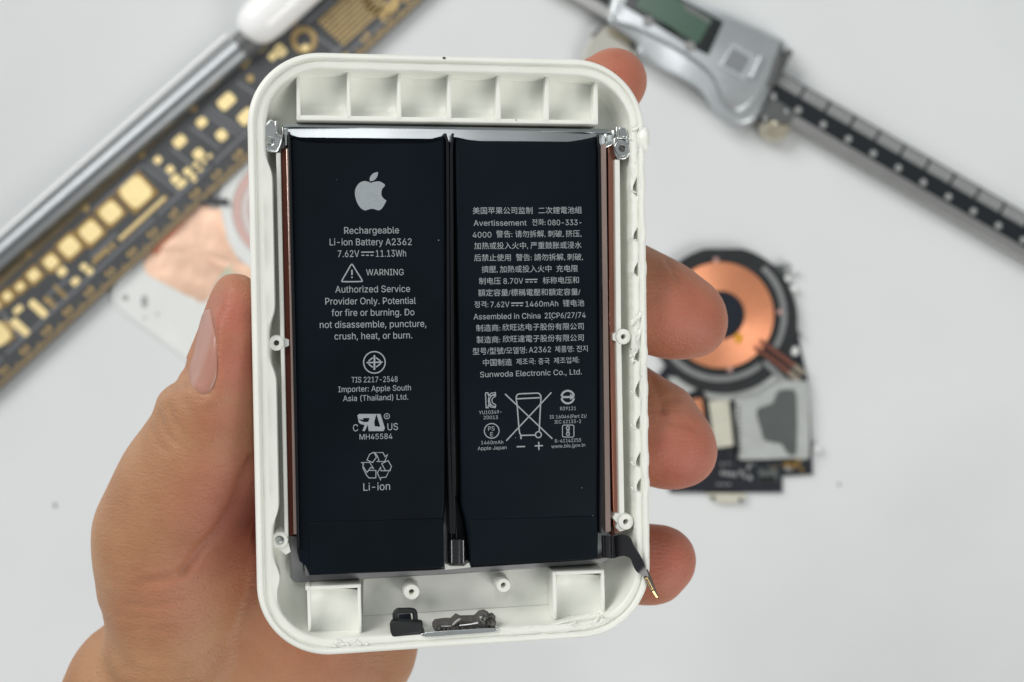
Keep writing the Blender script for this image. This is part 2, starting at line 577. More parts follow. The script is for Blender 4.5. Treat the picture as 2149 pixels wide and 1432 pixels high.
# small smudges of dark debris
m = MB()
for (x, y, s) in ((932, 122, .22), (577, 836, .14), (585, 1196, .18), (592, 1192, .12), (576, 1190, .1), (1083, 252, .09), (1324, 733, .12)):
    z = -0.02 if y < 130 else (-7.2 if x < 600 else (-2.15 if y < 300 else -0.5))
    cx, cy = P(x, y, z)
    m.lathe(cx, cy, [(s, z), (s * .7, z + .12), (0.001, z + .15)], 7, sx=1.3)
m.build('debris', M['charshade'], housing, kind='stuff')

# ------------------------------------------------------------------ metal tray
tray = pack_thing('metal_tray', 'thin brushed metal tray with corner lugs, lining the white housing under the black cells', 'tray', (0, 0, -7.4))
m = MB(); m.prism(ppoly([(600, 262), (1282, 274), (1290, 300), (1300, 1140), (1284, 1166), (1270, 1182), (618, 1222), (609, 1212), (604, 1125), (592, 300)], -6.7), -7.35, -6.7)
m.build('base_plate', M['steel'], tray, bevel=0.1)
m = MB(); m.prism(ppoly([(592, 260), (1276, 271), (1281, 276), (1281, 281), (592, 268)], -3.7), -6.8, -3.7)
m.build('top_flange', M['steel'], tray, bevel=0.15)
# sloped bright strip above the cells
m = MB()
A = [P3(596 + (1284 - 596) * i / 20, 266 + 12 * i / 20, -4.2 + 0.7 * (1 - ((i - 10) / 10) ** 2)) for i in range(21)]
B = [P3(596 + (1284 - 596) * i / 20, 292 + 12 * i / 20, -3.8 + 0.7 * (1 - ((i - 10) / 10) ** 2) + 0.05 * sin(i * 1.3)) for i in range(21)]
m.ribbon(A, B, 0.3); m.build('top_slope', M['steel'], tray, smooth=60)
m = MB(); m.prism(ppoly([(604, 1124), (624, 1124), (640, 1198), (650, 1205), (900, 1195), (1256, 1172), (1284, 1160), (1290, 1168), (1262, 1184), (940, 1206), (640, 1223), (622, 1223), (612, 1216)], -5.2), -6.75, -5.2)
m.build('bottom_lip', M['dullsteel'], tray, bevel=0.2)
m = MB(); m.prism(ppoly([(638, 1180), (649, 1180), (650, 1210), (640, 1212)], -4.6), -6, -4.6); m.build('fold', M['dullsteel'], tray, bevel=0.1)
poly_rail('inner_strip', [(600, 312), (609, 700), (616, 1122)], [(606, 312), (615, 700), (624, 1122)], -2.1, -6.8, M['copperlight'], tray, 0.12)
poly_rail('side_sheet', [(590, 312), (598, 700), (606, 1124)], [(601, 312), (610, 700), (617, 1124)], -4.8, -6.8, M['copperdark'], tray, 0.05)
# right strip ripples a little half way down
A, B = [], []
for i in range(90):
    t = i / 89; y = 306 + (1120 - 306) * t
    x0 = 1261 + 10 * t; x1 = x0 + 10.5
    rip = 0.16 * sin(y * 0.33) * math.exp(-((y - 600) / 75) ** 2)
    A.append(P3(x0, y, -2.1 + rip)); B.append(P3(x1, y - 5, -2.0 - rip * 0.5))
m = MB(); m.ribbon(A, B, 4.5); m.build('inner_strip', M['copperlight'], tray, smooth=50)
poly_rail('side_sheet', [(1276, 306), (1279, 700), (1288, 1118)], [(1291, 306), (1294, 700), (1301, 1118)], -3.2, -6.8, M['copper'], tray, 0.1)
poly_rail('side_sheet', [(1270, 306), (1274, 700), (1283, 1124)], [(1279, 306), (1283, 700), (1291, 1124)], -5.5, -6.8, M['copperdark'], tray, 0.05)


def lug(pts, ringc, rr, boltr, hollow, tabs):
    """cup-like metal ear with a screw post"""
    m = MB()
    m.prism(ppoly(smooth_poly(pts, 5), -2.2), -4.5, -2.2)
    o = m.build('corner_lug', M['chrome'], tray, bevel=0.12)
    out = smooth_poly([tuple(P3(x, y, -1.9)) for x, y in pts], 5)
    r = MB(); out2 = out + [out[0]]
    r.tube(out2, 0.2, 8, cap=False); r.build('rolled_rim', M['chrome'], o, smooth=60)
    cx, cy = P(*ringc, -1.9)
    s = MB()
    if hollow:
        s.lathe(cx, cy, [(rr, -2.3), (rr, -1.75), (rr * .9, -1.6), (boltr + .1, -1.6), (boltr, -1.75), (boltr * .9, -3.6), (0.001, -3.6)], 28)
        s.build('ring', M['chrome'], o)
        s2 = MB(); s2.lathe(cx, cy, [(boltr * .96, -2.3), (boltr * .96, -2.0), (0.001, -2.0)], 20); s2.build('bore_shade_disc', M['charshade'], o)  # dark disc stands in for the shade inside the bore
    else:
        s.lathe(cx, cy, [(boltr * 1.5, -2.3), (boltr * 1.35, -1.95), (boltr, -1.7), (boltr * .55, -1.5), (boltr * .4, -1.62), (boltr * .3, -1.9), (0.001, -1.9)], 24)
        s.build('screw', M['chrome'], o)
    for k, (poly, zt) in enumerate(tabs):
        t = MB(); t.prism(ppoly(poly, zt), -4.5, zt); t.build('tab', M['chrome'], o, bevel=0.15)
    return o


lug([(563, 256), (553, 272), (552, 295), (557, 310), (570, 318), (583, 315), (590, 300), (591, 288), (582, 281), (578, 262), (570, 254)], (567, 296), 1.0, 0.5, False,
    [([(576, 253), (583, 254), (583, 280), (577, 281)], -1.2), ([(591, 266), (595, 266), (596, 290), (592, 291)], -1.8), ([(596, 268), (604, 268), (604, 306), (597, 306)], -2.6)])
lug([(1291, 292), (1300, 290), (1312, 292), (1323, 300), (1323, 318), (1316, 329), (1306, 333), (1295, 329), (1290, 315)], (1305, 312), 1.35, 0.52, True,
    [([(1293, 266), (1299, 265), (1299, 290), (1293, 292)], -1.2), ([(1299, 267), (1313, 267), (1320, 287), (1300, 289)], -1.9), ([(1284, 273), (1289, 272), (1290, 294), (1284, 296)], -1.8),
     ([(1269, 280), (1274, 280), (1275, 300), (1270, 302)], -2.0), ([(1262, 303), (1272, 300), (1289, 293), (1300, 290), (1302, 298), (1283, 306), (1264, 314)], -2.1), ([(1313, 285), (1322, 291), (1325, 300), (1318, 302)], -1.5)])

# ------------------------------------------------------------------ twin battery
battery = pack_thing('battery_pack', 'twin black lithium cells with grey printed warnings, side by side in the metal tray', 'battery', (0, 0, -6.7))
ZC = -0.9      # printed face of the cells


def cell_body(outline, name='battery_cell'):
    """pouch: px outline at the face, rounded shoulders, straight sides"""
    pts = [Vector(p) for p in ppoly(outline, ZC)]
    n = len(pts)
    area = sum(pts[i].x * pts[(i + 1) % n].y - pts[(i + 1) % n].x * pts[i].y for i in range(n))
    if area < 0: pts = pts[::-1]
    def off(d):
        out = []
        for i in range(n):
            a, b_, c = pts[i - 1], pts[i], pts[(i + 1) % n]
            e1 = (b_ - a).normalized(); e2 = (c - b_).normalized()
            n1 = Vector((-e1.y, e1.x)); n2 = Vector((-e2.y, e2.x))
            q = (n1 + n2)
            q = q.normalized() / max(0.35, q.normalized().dot(n1)) if q.length > 1e-6 else n1
            out.append(b_ + q * d)
        return out
    rings = []
    for d, z in ((0.15, -6.6), (0.0, -6.0), (0.0, -1.7), (0.07, -1.3), (0.2, -1.07), (0.4, -0.95), (0.7, ZC)):
        rings.append([(p.x, p.y, z) for p in off(d)])
    m = MB(); m.loft(rings)
    return m.build(name, M['cell'], battery, smooth=60)


CL = [(605, 281), (609, 280), (615, 283), (634, 288), (665, 291), (720, 290.5), (800, 291), (880, 293.5), (905, 290), (925, 285), (934, 283), (937, 290), (938, 500), (938, 800), (936, 1060), (932, 1105), (933, 1190), (780, 1200), (648, 1207),
      (641, 1190), (628, 1180), (623, 1160), (621, 1060), (616, 700), (610, 450)]
CR = [(953, 286), (962, 287), (985, 292), (1010, 294.5), (1100, 295), (1195, 296), (1222, 292), (1245, 287), (1256, 285), (1257, 300), (1259, 500), (1260, 800), (1258, 1080), (1256, 1172), (1120, 1180), (988, 1187), (982, 1130), (975, 1090), (966, 1060), (962, 800), (957, 500)]
cellL = cell_body(CL); cellL['label'] = 'left cell with the fruit logo'
cellR = cell_body(CR); cellR['label'] = 'right cell with dense small print'
# wrapped tape at the lower end of each cell
for cell, q in ((cellL, [(649, 1098), (930, 1088), (932, 1191), (780, 1200), (649, 1208)]), (cellR, [(986, 1092), (1254, 1083), (1255, 1173), (1120, 1180.5), (988, 1188)])):
    m = MB(); m.prism(ppoly(q, ZC + .14), -6.2, ZC + 0.14); m.build('end_tape', M['cell'], cell, bevel=0.12)
# folded film ears at the corners and thin dark films between the cells
def fin(cell, pts, w, zt=-0.35, zb=-5):
    A = [P(x, y, zt) for x, y in pts]; m = MB()
    B = [P(x + w, y, zt) for x, y in pts]
    m.prism(A + B[::-1], zb, zt); return m.build('film_edge', M['celldark'], cell, bevel=0.06)
fin(cellL, [(604, 277), (606, 330), (610, 500), (615, 700), (619, 900), (623, 1150)], 5)
fin(cellL, [(930.5, 280), (936, 296), (937, 320), (938, 600), (939, 900), (944, 1120)], 6.0)
fin(cellR, [(948, 280), (946, 300), (945, 320), (945.5, 600), (946.5, 900), (950, 1120)], 5.0)
fin(cellR, [(1252.5, 283), (1256, 320), (1258, 600), (1259, 900), (1258, 1120)], 4.5)
m = MB()
m.tube(smooth_poly([tuple(P3(x, y, -0.6)) for x, y in ((934, 292), (937.5, 320), (938.5, 600), (940, 900), (948, 1130))], 6, False), 0.09, 6)
m.tube(smooth_poly([tuple(P3(x, y, -1.6)) for x, y in ((952, 292), (949, 315), (950, 330), (951, 700), (953, 1000), (958, 1130))], 6, False), 0.10, 6)
m.build('film_fold', M['flex'], cellR, smooth=60)
m = MB(); m.prism(pquad(940, 1040, 984, 1190, -5.0), -6.6, -5.0); m.build('gap_tape', M['celldark'], battery, bevel=0.1)
# bridge between the cells
m = MB(); A, B = [], []
for i in range(9):
    t = i / 8; x = 944 + 31 * t
    z = -1.9 + 0.9 * sin(pi * t) ** .5
    A.append(P3(x, 1132 - 1.5 * t + 2 * sin(pi * t), z)); B.append(P3(x, 1182 + 3 * sin(pi * t), z))
m.ribbon(A, B, 0.25); fb = m.build('flex_bridge', M['flex'], battery, smooth=60, bevel=0.05)
m = MB()
for x in (947.5, 972): m.tube([P3(x, 1134, -1.25), P3(x + .5, 1182, -1.25)], 0.13, 8)
m.build('bridge_highlight', M['chrome'], fb, smooth=60)  # chrome tubes put in as the silver highlights on the bridge edges
m = MB(); m.prism(ppoly([(934, 1183), (945, 1188), (974, 1188), (984, 1180), (988, 1191), (934, 1196)], -2.6), -4.6, -2.6); m.build('white_pad', M['white'], battery)
# flex cable leaving at the lower right
flex = MB()
A = [P3(*q) for q in ((1262, 1124, -2.2), (1270, 1124.5, -1.2), (1281, 1125, -1.0), (1287, 1126, -2.0), (1296, 1123, -1.4), (1308, 1122, -0.6), (1316, 1124, -0.2), (1324, 1131, 0.2), (1331, 1147, 0.5), (1342, 1163, 0.9), (1352, 1182, 1.2), (1359, 1202, 1.0), (1361, 1210, 0.8))]
B = [P3(*q) for q in ((1263, 1170, -2.2), (1271, 1171, -1.2), (1282, 1172, -1.0), (1289, 1172, -2.0), (1298, 1169, -1.4), (1308, 1167, -0.6), (1314, 1168, -0.2), (1319, 1170, 0.2), (1324, 1174, 0.5), (1328, 1186, 0.9), (1336, 1200, 1.2), (1348, 1209, 1.0), (1354, 1214, 0.8))]
A2 = smooth_poly([tuple(p) for p in A], 4, False); B2 = smooth_poly([tuple(p) for p in B], 4, False)
flex.ribbon(A2, B2, 0.16)
fx = flex.build('flex_cable', M['flex'], battery, smooth=60)
m = MB()
for x in (1266, 1284.5): m.tube([P3(x, 1124, -1.4), P3(x + 1, 1171, -1.4)], 0.2, 6)
m.build('cable_fold', M['flex'], fx, smooth=60)
m = MB(); m.ribbon([P3(1360, 1196, 0.7), P3(1368, 1214, 0.6), P3(1376, 1236, 0.3), P3(1384, 1257, 0.0)], [P3(1352, 1213, 0.7), P3(1360, 1228, 0.6), P3(1369, 1244, 0.3), P3(1379, 1256, 0.0)], 0.45)
con = m.build('connector_board', M['brown'], battery, bevel=0.05)
m = MB(); m.ribbon([P3(1359, 1211, 1.2), P3(1372, 1237, 1.0)], [P3(1354, 1214, 1.2), P3(1367, 1240, 1.0)], 0.5); m.build('connector', M['gold'], con, bevel=0.1)
m = MB(); m.ribbon([P3(1359, 1216, 1.35), P3(1369, 1236, 1.15)], [P3(1357.5, 1217, 1.35), P3(1367.5, 1237, 1.15)], 0.3); m.build('contact_slot', M['charshade'], con)
m = MB(); m.ribbon([P3(1372, 1240, 0.7), P3(1381, 1254, 0.5)], [P3(1369, 1242, 0.7), P3(1378, 1255, 0.5)], 0.2); m.build('solder_pad', M['gold'], con)

# ------------------------------------------------------------------ loose bits in the bottom bay
plug = pack_thing('rubber_plug', 'small black rubber plug with a square loop at the lower rim of the housing', 'plug', (*P(852, 1320, -4), -5.6))
m = MB()
rr_ = [[tuple(P3(x, y, z)) for x, y in ((818, 1308 + k), (822, 1299 + k), (886, 1301 + k), (887, 1310 + k), (886, 1334 - k), (824, 1340 - k), (819, 1325 - k))] for k, z in ((0, -5.4), (0, -1.6), (1.5, -0.8), (5, -0.35))]
m.loft(rr_); m.build('body', M['rubber'], plug, bevel=0.25, smooth=30)
m = MB()
m.tube(smooth_poly([tuple(P3(x, y, -1.3)) for x, y in ((831, 1306), (829, 1290), (834, 1282), (846, 1281), (862, 1281), (870, 1285), (872, 1306))], 4, False), 0.42, 10)
m.build('loop', M['rubber'], plug, smooth=60)
m = MB(); m.prism(ppoly([(836, 1290), (862, 1288), (864, 1303), (836, 1303)], -3.0), -4.5, -3.0); m.build('insert', mat('dark_insert', (0.02, 0.025, 0.035), 0.35), plug, bevel=0.1)

port = pack_thing('charging_port', 'broken charging port with a shiny metal bar beside the black plug', 'port', (*P(965, 1320, -4), -5.6))
m = MB(); m.prism(ppoly(smooth_poly([(890, 1328), (893, 1337), (960, 1333), (1036, 1327), (1043, 1322), (1040, 1318), (965, 1322)], 3), -0.15), -4.0, -0.15); m.build('metal_bar', M['chrome'], port, bevel=0.2)
m = MB(); m.prism(ppoly([(908, 1325), (917, 1312), (940, 1309), (952, 1309), (962, 1299), (972, 1304), (1002, 1303), (1012, 1293), (1022, 1291), (1032, 1296), (1040, 1318), (965, 1322)], -1.2), -5, -1.2); m.build('bracket', M['charshade'], port, bevel=0.12)
m = MB()
random.seed(4)
for (x, y, s) in [(1008 + 28 * random.random(), 1293 + 20 * random.random(), 0.25 + .35 * random.random()) for _ in range(22)] + [(915 + 90 * random.random(), 1316 + 4 * random.random(), .2 + .12 * random.random()) for _ in range(16)]:
    cx, cy = P(x, y, -1.2); z = -1.6 + random.random() * 1.1
    m.lathe(cx, cy, [(s, z - .6), (s, z), (s * .6, z + s * .5), (0.001, z + s * .6)], 8)
m.build('charred_lump', M['charshade'], port, kind='stuff')
m = MB(); m.tube([P3(964, 1313, -.9), P3(990, 1310, -.8), P3(1003, 1307, -.8)], 0.16, 8); m.tube([P3(926, 1315, -.95), P3(947, 1314, -.95)], 0.13, 8); m.build('contact', M['chrome'], port, smooth=60)
m = MB(); m.tube([P3(950, 1312, -1.0), P3(958, 1304, -.9), P3(966, 1299, -.8)], 0.22, 8); m.build('spring_arm', M['dullsteel'], port, smooth=60)
m = MB(); cx, cy = P(1013, 1299, -0.8)
m.lathe(cx, cy, [(0.5, -1.4), (0.5, -.7), (0.42, -.6), (0.3, -.6), (0.26, -1.4)], 16, closed=True); m.build('eyelet', M['chrome'], port)
# ------------------------------------------------------------------ printing on the cells
ZP = ZC + 0.012
MMPX = (Vector(P(1000, 700, ZC)) - Vector(P(1100, 700, ZC))).length / 100    # millimetres per pixel on the cells
PRINTS = []     # (text, x0, y0, x1, y1, em, parent)
for s, x0, y0, x1, y1, em in (
    ('Rechargeable', 722.4, 491, 837.5, 490, 18.6), ('Li-ion Battery A2362', 692, 515.3, 864, 514.6, 18.6), ('7.62V', 709, 540, 754, 539.4, 18.6), ('11.13Wh', 788.9, 539.3, 852.3, 538.6, 18.6),
    ('WARNING', 768.5, 578.3, 847.3, 577.7, 17.5), ('Authorized Service', 703.7, 614.6, 860.7, 613, 18.6), ('Provider Only. Potential', 682.7, 639.6, 872.7, 638, 18.6),
    ('for fire or burning. Do', 695.9, 663.7, 869.6, 662, 18.6), ('not disassemble, puncture,', 671.3, 688.8, 894.7, 686.2, 18.6), ('crush, heat, or burn.', 702, 713, 865.1, 710.4, 18.6),
    ('TIS 2217-2548', 737.8, 803.3, 834.6, 801.6, 15.6), ('Importer: Apple South', 710, 823.5, 862.4, 819.4, 15.6), ('Asia (Thailand) Ltd.', 720, 842.5, 856.7, 838.7, 15.6),
    ('MH45584', 754.6, 922.9, 823.5, 921.2, 15.2), ('Li-ion', 762.7, 1030.5, 818.7, 1028.3, 21.5), ('C', 740.9, 905.6, 751.6, 905.3, 19.5), ('US', 813.3, 903.3, 835.3, 902.5, 19.5), ('R', 809.8, 876.4, 814, 876.3, 7)):
    PRINTS.append((s, x0, y0, x1, y1, em, cellL))
for s, x0, y0, x1, y1, em in (
    ('美国苹果公司监制', 992.3, 449.6, 1117.7, 449, 15.8), ('二次鋰電池組', 1130, 449, 1221, 448, 15.8),
    ('Avertissement', 994.1, 474.2, 1105.2, 473.6, 15.8), ('전화:', 1116.7, 473.6, 1144.8, 473.3, 15.2), ('080-333-', 1149.7, 473.2, 1220.3, 472.6, 15.8),
    ('4000', 992, 499, 1031.4, 498.6, 15.8), ('警告:', 1041.4, 498.6, 1075.2, 498.4, 15.8), ('请勿拆解,', 1081.3, 498.4, 1144.8, 498, 15.8), ('刺破,', 1149.7, 498, 1183, 497.6, 15.8), ('挤压,', 1187.3, 497.6, 1220.3, 497.2, 15.8),
    ('加热或投入火中,', 995.3, 523.4, 1108.2, 522.6, 15.8), ('严重鼓胀或浸水', 1113.3, 522.5, 1220.6, 521.4, 15.8),
    ('后禁止使用', 995, 548.4, 1072.1, 547.8, 15.8), ('警告:', 1082.9, 547.6, 1115.9, 547.4, 15.8), ('請勿拆解,', 1121.3, 547.3, 1185.8, 546.7, 15.8), ('刺破,', 1190.4, 546.7, 1223.4, 546.3, 15.8),
    ('擠壓,', 1011.2, 572.8, 1044.5, 572.4, 15.8), ('加熱或投入火中', 1049, 572.3, 1157.4, 571.2, 15.8), ('充电限', 1167.8, 571, 1212.7, 570.6, 15.8),
    ('制电压', 1005.3, 597.4, 1051, 596.8, 15.8), ('8.70V', 1056.5, 596, 1098, 595.4, 15.8), ('标称电压和', 1139, 595.8, 1215, 594.8, 15.8),
    ('額定容量/標稱電壓和額定容量/', 1003.5, 622, 1218, 619.6, 15.8),
    ('정격:', 995.8, 646.2, 1024.8, 645.6, 15.2), ('7.62V', 1029.6, 645.2, 1069, 644.8, 15.8), ('1460mAh', 1102.9, 644.2, 1171.5, 643, 15.8), ('锂电池', 1181.2, 643.6, 1226.2, 643, 15.8),
    ('Assembled in China', 994.1, 670.8, 1134.3, 668.6, 15.8), ('2ICP6/27/74', 1143.2, 668.4, 1229, 666.8, 15.8),
    ('制造商:', 999.2, 696, 1049.9, 695.2, 15.8), ('欣旺达电子股份有限公司', 1054.5, 694.4, 1225, 691.8, 15.8),
    ('製造商:', 1000, 720.6, 1049.9, 719.8, 15.8), ('欣旺達電子股份有限公司', 1055.2, 719, 1225, 715.8, 15.8),
    ('型号/型號/모델명:', 992.3, 745, 1106.2, 742, 15.8), ('A2362', 1110, 740.4, 1156.3, 739.2, 15.8), ('제품명:', 1164.7, 739.8, 1205, 738.8, 14.8), ('전지', 1210, 738.8, 1233.4, 738.4, 15.2),
    ('中国制造', 1013.8, 768.4, 1074.4, 767.2, 15.8), ('제조국:', 1083.3, 765.8, 1124, 765, 14.8), ('중국', 1129.7, 765, 1153.5, 764.4, 14.8), ('제조업체:', 1162.3, 763.6, 1215.7, 762, 14.8),
    ('Sunwoda Electronic Co., Ltd.', 1007.6, 792.2, 1221.1, 786, 15.8),
    ('YU10349-', 1005.2, 869.9, 1052.7, 868.2, 10), ('20013', 1015, 880.3, 1045, 879.7, 10), ('PS', 1024.5, 904.4, 1038, 903.8, 12.2), ('E', 1029, 916.4, 1035, 916.2, 12.2),
    ('1460mAh', 1009.7, 933, 1056, 931.8, 10), ('Apple Japan', 1002.6, 945.2, 1063.2, 942.8, 10),
    ('R39121', 1175.6, 861.4, 1208.7, 860.8, 10), ('IS 16046(Part 2)/', 1153.7, 879, 1231.2, 876.6, 9.8), ('IEC 62133-2', 1163.7, 889.4, 1219.5, 887.8, 9.8),
    ('R-41142255', 1164.8, 929.4, 1219.5, 927.2, 10), ('www.bis.gov.in', 1157, 940.9, 1228, 937.4, 10)):
    PRINTS.append((s, x0, y0, x1, y1, em, cellR))


def sans_font():
    # the plain sans that ships inside Blender itself; falls back to the built-in font
    import os
    f = os.path.join(bpy.utils.system_resource('DATAFILES'), 'fonts', 'Inter.woff2')
    try:
        return bpy.data.fonts.load(f) if os.path.exists(f) else None
    except Exception:
        return None


SANS = sans_font()


def make_prints(items):
    tmp = []
    items = list(items) + [('H', 0, 0, 1, 0, 1, None), ('国', 0, 0, 1, 0, 1, None)]
    for it in items:
        cu = bpy.data.curves.new('tmp', 'FONT')
        cu.body = it[0]
 
        if SANS and not any(ord(c) > 0x2e80 for c in it[0]): cu.font = SANS
        cu.size = 1.0; cu.resolution_u = 3
        o = bpy.data.objects.new('tmp', cu); COL.objects.link(o); tmp.append(o)
    bpy.context.view_layer.update()
    dg = bpy.context.evaluated_depsgraph_get()
    hts = []
    for o in tmp[-2:]:
        me = bpy.data.meshes.new_from_object(o.evaluated_get(dg))
        ys = [v.co.y for v in me.vertices]; hts.append((min(ys), max(ys) - min(ys)))
    for o, (s, x0, y0, x1, y1, em, par) in zip(tmp[:-2], items[:-2]):
        me = bpy.data.meshes.new_from_object(o.evaluated_get(dg))
        n = len(me.vertices)
        co = np.zeros(n * 3); me.vertices.foreach_get('co', co); co = co.reshape(-1, 3)
        a = co[:, 0].min(); w = co[:, 0].max() - a
        p0, p1 = Vector(P(x0, y0, ZP)), Vector(P(x1, y1, ZP))
        d = p1 - p0; L = d.length; d.normalize(); nr = Vector((-d.y, d.x))
        sx = L / w; sy = em * MMPX * 0.72 / hts[0][1]
        lift = 0.0
        if any(ord(c) > 0x2e80 for c in s):
            sy = em * MMPX * 0.87 / hts[1][1]; lift = -hts[1][0] * sy - 0.2 * MMPX
        X = (co[:, 0] - a) * sx; Y = co[:, 1] * sy + lift
        org = battery['_org']
        q = np.stack([p0.x + d.x * X + nr.x * Y - org[0], p0.y + d.y * X + nr.y * Y - org[1], np.full(n, ZP - org[2])], 1) * MM
        me.vertices.foreach_set('co', q.ravel())
        me.name = 'printed_line'
        me.materials.clear(); me.materials.append(M['print'])
        ob = bpy.data.objects.new('printed_line', me); COL.objects.link(ob); ob.parent = par
    for o in tmp:
        cu = o.data
        bpy.data.objects.remove(o); bpy.data.curves.remove(cu)


make_prints(PRINTS)


class Ink:
    """flat print strokes laid out in px on the cell face"""
    def __init__(s): s.m = MB(); s.k = 0
    def line(s, pts, w, closed=False):
        s.k += 1; z = ZP + 0.0006 * s.k
        q = [Vector(P(x, y, z)) for x, y in pts]; h = w * MMPX / 2
        n = len(q)
        L, R = [], []
        for i in range(n):
            if closed: a, b_, c = q[i - 1], q[i], q[(i + 1) % n]
            else: a, b_, c = q[max(0, i - 1)], q[i], q[min(n - 1, i + 1)]
            e1 = (b_ - a).normalized() if (b_ - a).length > 1e-9 else (c - b_).normalized()
            e2 = (c - b_).normalized() if (c - b_).length > 1e-9 else e1
            t = (e1 + e2).normalized(); nr = Vector((-t.y, t.x)); k = 1 / max(0.4, nr.dot(Vector((-e1.y, e1.x))))
            L.append((*(b_ + nr * h * k), z)); R.append((*(b_ - nr * h * k), z))
        vs = L + R; fs = [(i, i + 1, n + i + 1, n + i) for i in range(n - 1)]
        if closed: fs.append((n - 1, 0, n, 2 * n - 1))
        s.m.add(vs, fs); return s
    def fill(s, pts):
        s.k += 1; z = ZP + 0.0006 * s.k
        s.m.sheet([P(x, y, z) for x, y in pts], z); return s
    def circle(s, cx, cy, r, w, a0=0, a1=360, n=36):
        full = a1 - a0 >= 360
        s.line([(cx + r * cos(radians(a0 + (a1 - a0) * i / n)), cy - r * sin(radians(a0 + (a1 - a0) * i / n))) for i in range(n if full else n + 1)], w, full); return s
    def done(s, name, par):
        o = s.m.build(name, M['print'], par, smooth=0); return o


# fruit logo: body and leaf
bd = [(495, 158), (470, 148), (440, 145), (408, 160), (385, 190), (375, 228), (380, 270), (395, 312), (420, 348), (448, 364), (472, 360), (500, 352), (528, 357), (550, 364), (572, 356), (595, 325), (612, 290),
      (592, 276), (577, 255), (574, 228), (582, 200), (602, 176), (580, 156), (550, 146), (522, 150)]
lf = [(488, 146), (486, 128), (496, 103), (518, 84), (549, 76), (547, 98), (534, 124), (513, 142)]
c3 = lambda L: [(640 + x / 3.58, 340 + y / 3.58) for x, y in L]
Ink().fill(c3(smooth_poly(bd[:17], 3, False) + smooth_poly(bd[16:21], 3, False)[1:] + smooth_poly(bd[20:] + bd[:1], 3, False)[1:-1])).fill(c3(smooth_poly(lf[:5], 3, False) + smooth_poly(lf[4:] + lf[:1], 3, False)[1:-1])).done('fruit_logo', cellL)


def dc_mark(x0, x1, y, par, h=7.4):
    L = x1 - x0; a = Ink(); a.line([(x0, y), (x1, y - .3)], 2.3)
    for k in range(3): a.line([(x0 + L * (0.02 + 0.355 * k), y + h), (x0 + L * (0.25 + 0.355 * k), y + h - .1)], 2.0)
    a.done('direct_current_symbol', par)


dc_mark(757.9, 784.7, 529.6, cellL, 6.6); dc_mark(1102.4, 1127.9, 587, cellR, 5.2); dc_mark(1072.8, 1098.2, 636.4, cellR, 5.2)
a = Ink(); a.line(smooth_poly([(738.3, 555.2), (741, 557.5), (749, 571), (759.6, 588), (757, 591), (739, 591.4), (720, 591.4), (718.2, 588), (727, 573), (735.6, 557.5)], 2), 2.5, True)
a.line([(738.6, 566.5), (738.6, 577.5)], 3.0).line([(738.6, 580.8), (738.6, 583.6)], 3.0).done('warning_triangle', cellL)
a = Ink(); a.circle(785.7, 760.8, 22.6, 2.4)
c4 = lambda L: [(640 + x / 4.213, 720 + y / 4.213) for x, y in L]
a.line(c4([(614, 108), (614, 238)]), 3.6).line(c4([(545, 174), (686, 170)]), 3.0)
for q in ([(600, 130), (562, 160)], [(628, 130), (668, 160)], [(600, 216), (562, 186)], [(628, 214), (668, 184)], [(664, 160), (668, 184)]): a.line(c4(q), 2.6)
a.done('standards_mark', cellL)
a = Ink()
R_ = lambda pts: a.fill(c4(pts))
R_([(463, 640), (480, 628), (598, 628), (583, 664), (518, 664), (512, 672), (518, 680), (470, 672)])
R_([(470, 668), (494, 690), (522, 700), (560, 698), (572, 664), (600, 640), (592, 780), (563, 780), (556, 722), (528, 780), (508, 778), (528, 726), (488, 716), (474, 700)])
R_([(586, 628), (632, 628), (612, 700), (618, 738), (645, 738), (640, 780), (590, 780), (576, 740)])
R_([(632, 628), (668, 628), (706, 752), (698, 775), (690, 780), (625, 780), (630, 742), (666, 740)])
a.circle(811.8, 873.8, 5.6, 1.3).done('component_mark', cellL)
# recycling loop: three folded arrows in outline
a = Ink()
for q, cl in (([(605, 968), (572, 985), (548, 1035), (598, 1058), (632, 1010), (612, 972)], True), ([(605, 968), (690, 970), (708, 1005), (730, 988), (705, 1048), (636, 1050), (655, 1040), (640, 1000), (620, 972)], True),
              ([(678, 1068), (735, 1040), (765, 1092), (750, 1128), (712, 1130)], True), ([(762, 1100), (715, 1188), (672, 1190), (668, 1210), (640, 1150), (668, 1100), (672, 1130), (752, 1130)], True),
              ([(500, 1058), (572, 1056), (606, 1110), (582, 1100), (548, 1145), (510, 1085), (520, 1070)], True), ([(548, 1145), (566, 1126), (628, 1128), (626, 1194), (566, 1194), (545, 1170), (510, 1100)], False)):
    a.line(c4(q), 1.7, cl)
a.done('recycling_symbol', cellL)
# second cell: marks
c7 = lambda L: [(970 + x / 7.675, 800 + y / 7.675) for x, y in L]
a = Ink()
for q in ([(375, 190), (385, 430), (418, 432), (418, 385)], [(375, 190), (415, 188), (420, 235)], [(420, 235), (462, 198), (535, 185), (535, 218)], [(420, 235), (470, 235), (535, 225)],
          [(418, 385), (460, 420), (532, 428), (532, 398)], [(430, 250), (422, 310), (430, 370), (470, 395)]): a.line(c7(q), 2.0)
a.circle(970 + 540 / 7.675, 800 + 313 / 7.675, 13, 1.9, 95, 265, 16).circle(970 + 540 / 7.675, 800 + 313 / 7.675, 8, 1.9, 95, 265, 14)
a.line(c7([(538, 215), (538, 250)]), 1.8).line(c7([(538, 375), (540, 410)]), 1.8)
a.done('certification_mark', cellR)
a = Ink(); a.circle(1031.9, 904.6, 15.4, 2.0); a.done('round_safety_mark', cellR)
a = Ink()
